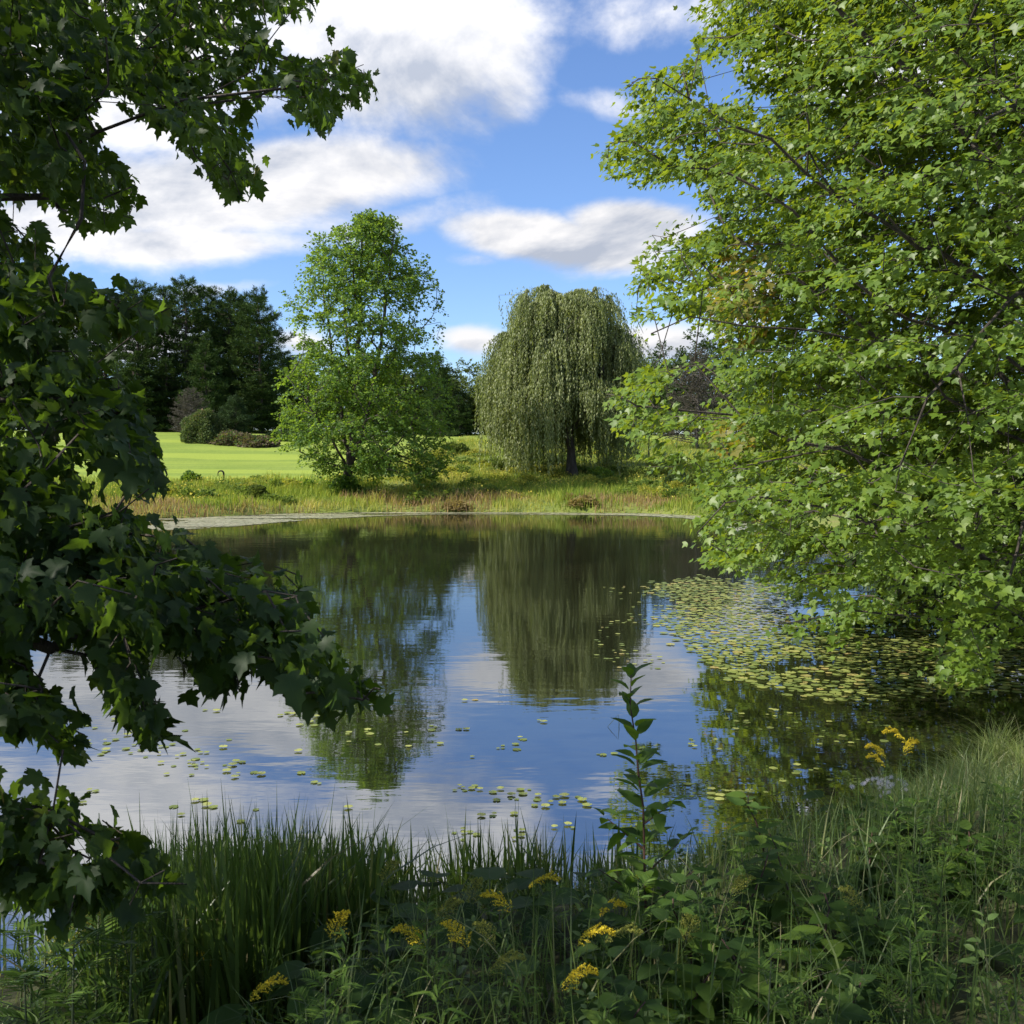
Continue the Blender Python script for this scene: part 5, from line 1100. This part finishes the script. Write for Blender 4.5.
CL = [(425, 62, 135, 82, 0, 1.0, 1), (500, 92, 62, 52, -20, .8, 1), (330, 20, 150, 60, 0, .8, 1), (150, 70, 170, 120, 0, .9, 0), (655, 30, 105, 42, 10, .72, 0), (605, 112, 62, 26, -12, .75, 0), (225, 190, 235, 50, 8, .95, 0), (420, 222, 120, 26, 12, .55, 0),
      (545, 243, 112, 27, -8, 1.0, 1), (625, 228, 66, 26, 0, 1.0, 1), (470, 262, 50, 12, 0, .5, 1), (180, 246, 130, 20, 3, .75, 0), (468, 343, 44, 20, 0, .85, 1), (310, 345, 40, 18, 0, .75, 1), (225, 292, 90, 10, 10, .4, 0), (665, 345, 70, 26, 0, .9, 1), (745, 300, 80, 40, 0, .6, 1), (60, 335, 110, 30, 0, .85, 1), (860, 60, 130, 60, 0, .7, 1), (30, 215, 100, 40, 0, .8, 0), (-200, 100, 200, 120, 0, .8, 1), (1200, 200, 160, 60, 0, .8, 1), (250, -140, 260, 50, 0, .5, 0)]
dens = None; shade = None
for (px, py, rx, ry, rot, st, cum) in CL:
    a0, e0 = pa(px), pe(py, px); u = mathn(nt, 'SUBTRACT', az, a0); v = mathn(nt, 'SUBTRACT', el, e0)
    c_, s_ = math.cos(math.radians(rot)), math.sin(math.radians(rot)); kx, ky = rx/1024, ry/1024*.93
    up = mathn(nt, 'ADD', mathn(nt, 'MULTIPLY', u, c_/kx), mathn(nt, 'MULTIPLY', v, s_/kx)); vp = mathn(nt, 'ADD', mathn(nt, 'MULTIPLY', u, -s_/ky), mathn(nt, 'MULTIPLY', v, c_/ky))
    r2 = mathn(nt, 'ADD', mathn(nt, 'MULTIPLY', up, up), mathn(nt, 'MULTIPLY', vp, vp))
    f = mathn(nt, 'MULTIPLY', mathn(nt, 'EXPONENT', mathn(nt, 'MULTIPLY', r2, -.75)), st)
    dens = f if dens is None else mathn(nt, 'MAXIMUM', dens, f)
    if cum:
        sh = mathn(nt, 'MULTIPLY', f, mathn(nt, 'MULTIPLY_ADD', vp, -.45, .25, clamp=True)); shade = sh if shade is None else mathn(nt, 'ADD', shade, sh)
# clouds outside the framed part of the sky
side = mathn(nt, 'MULTIPLY', ramp_f(nt, mathn(nt, 'ABSOLUTE', az), .55, .8, 0, 1), ramp_f(nt, nC.outputs[0], .42, .62, 0, .8)); dens = mathn(nt, 'MAXIMUM', dens, side)
hi = mathn(nt, 'MULTIPLY', ramp_f(nt, el, .62, .8, 0, 1), ramp_f(nt, nC.outputs[0], .5, .66, 0, .7)); dens = mathn(nt, 'MAXIMUM', dens, hi)
q = mathn(nt, 'ADD', mathn(nt, 'ADD', dens, mathn(nt, 'MULTIPLY', mathn(nt, 'SUBTRACT', nA.outputs[0], .5), 1.35)), mathn(nt, 'MULTIPLY', mathn(nt, 'SUBTRACT', nB.outputs[0], .5), .6))
fac = N(nt, 'MapRange', interpolation_type='SMOOTHSTEP'); L(q, fac.inputs[0]); fac.inputs[1].default_value = .30; fac.inputs[2].default_value = .74
facm = mathn(nt, 'MULTIPLY', fac.outputs[0], ramp_f(nt, el, -.02, .03, 0, 1))
relief = mathn(nt, 'MULTIPLY', mathn(nt, 'SUBTRACT', nA2.outputs[0], nA.outputs[0]), 7.0)
dark = mathn(nt, 'ADD', mathn(nt, 'MULTIPLY', shade, 1.25), mathn(nt, 'ADD', mathn(nt, 'MULTIPLY', ramp_f(nt, q, .7, 1.5, 0, 1), .32), relief), clamp=True)
CB = 6.2
ccol = mixc(nt, dark, (1.0*CB, .99*CB, 1.0*CB), (.50*CB, .55*CB, .66*CB))
skyc = mixc(nt, 1, sky.outputs[0], (.87, .98, 1.20), 'MULTIPLY')
glow = ramp_f(nt, az, -.1, -.55, 1.0, 1.18); glow = mathn(nt, 'MULTIPLY', glow, ramp_f(nt, el, .24, .42, 1.0, 1.2)); gc = N(nt, 'CombineXYZ'); [L(glow, gc.inputs[i_]) for i_ in range(3)]
ccol = mixc(nt, 1, ccol, gc.outputs[0], 'MULTIPLY')
colr = mixc(nt, facm, skyc, ccol)
bg = N(nt, 'Background'); L(colr, bg.inputs[0]); bg.inputs[1].default_value = .098
o = N(nt, 'OutputWorld'); L(bg.outputs[0], o.inputs[0])
scene.view_settings.view_transform = 'Standard'; scene.view_settings.look = 'None'; scene.view_settings.gamma = 1; scene.view_settings.exposure = 0.72
scene.cycles.max_bounces = 6; scene.cycles.transmission_bounces = 4; scene.cycles.diffuse_bounces = 3; scene.cycles.glossy_bounces = 3; scene.cycles.use_denoising = True
print('DONE tris', sum(len(o.data.polygons) for o in COL.objects if o.type == 'MESH' and o.data))
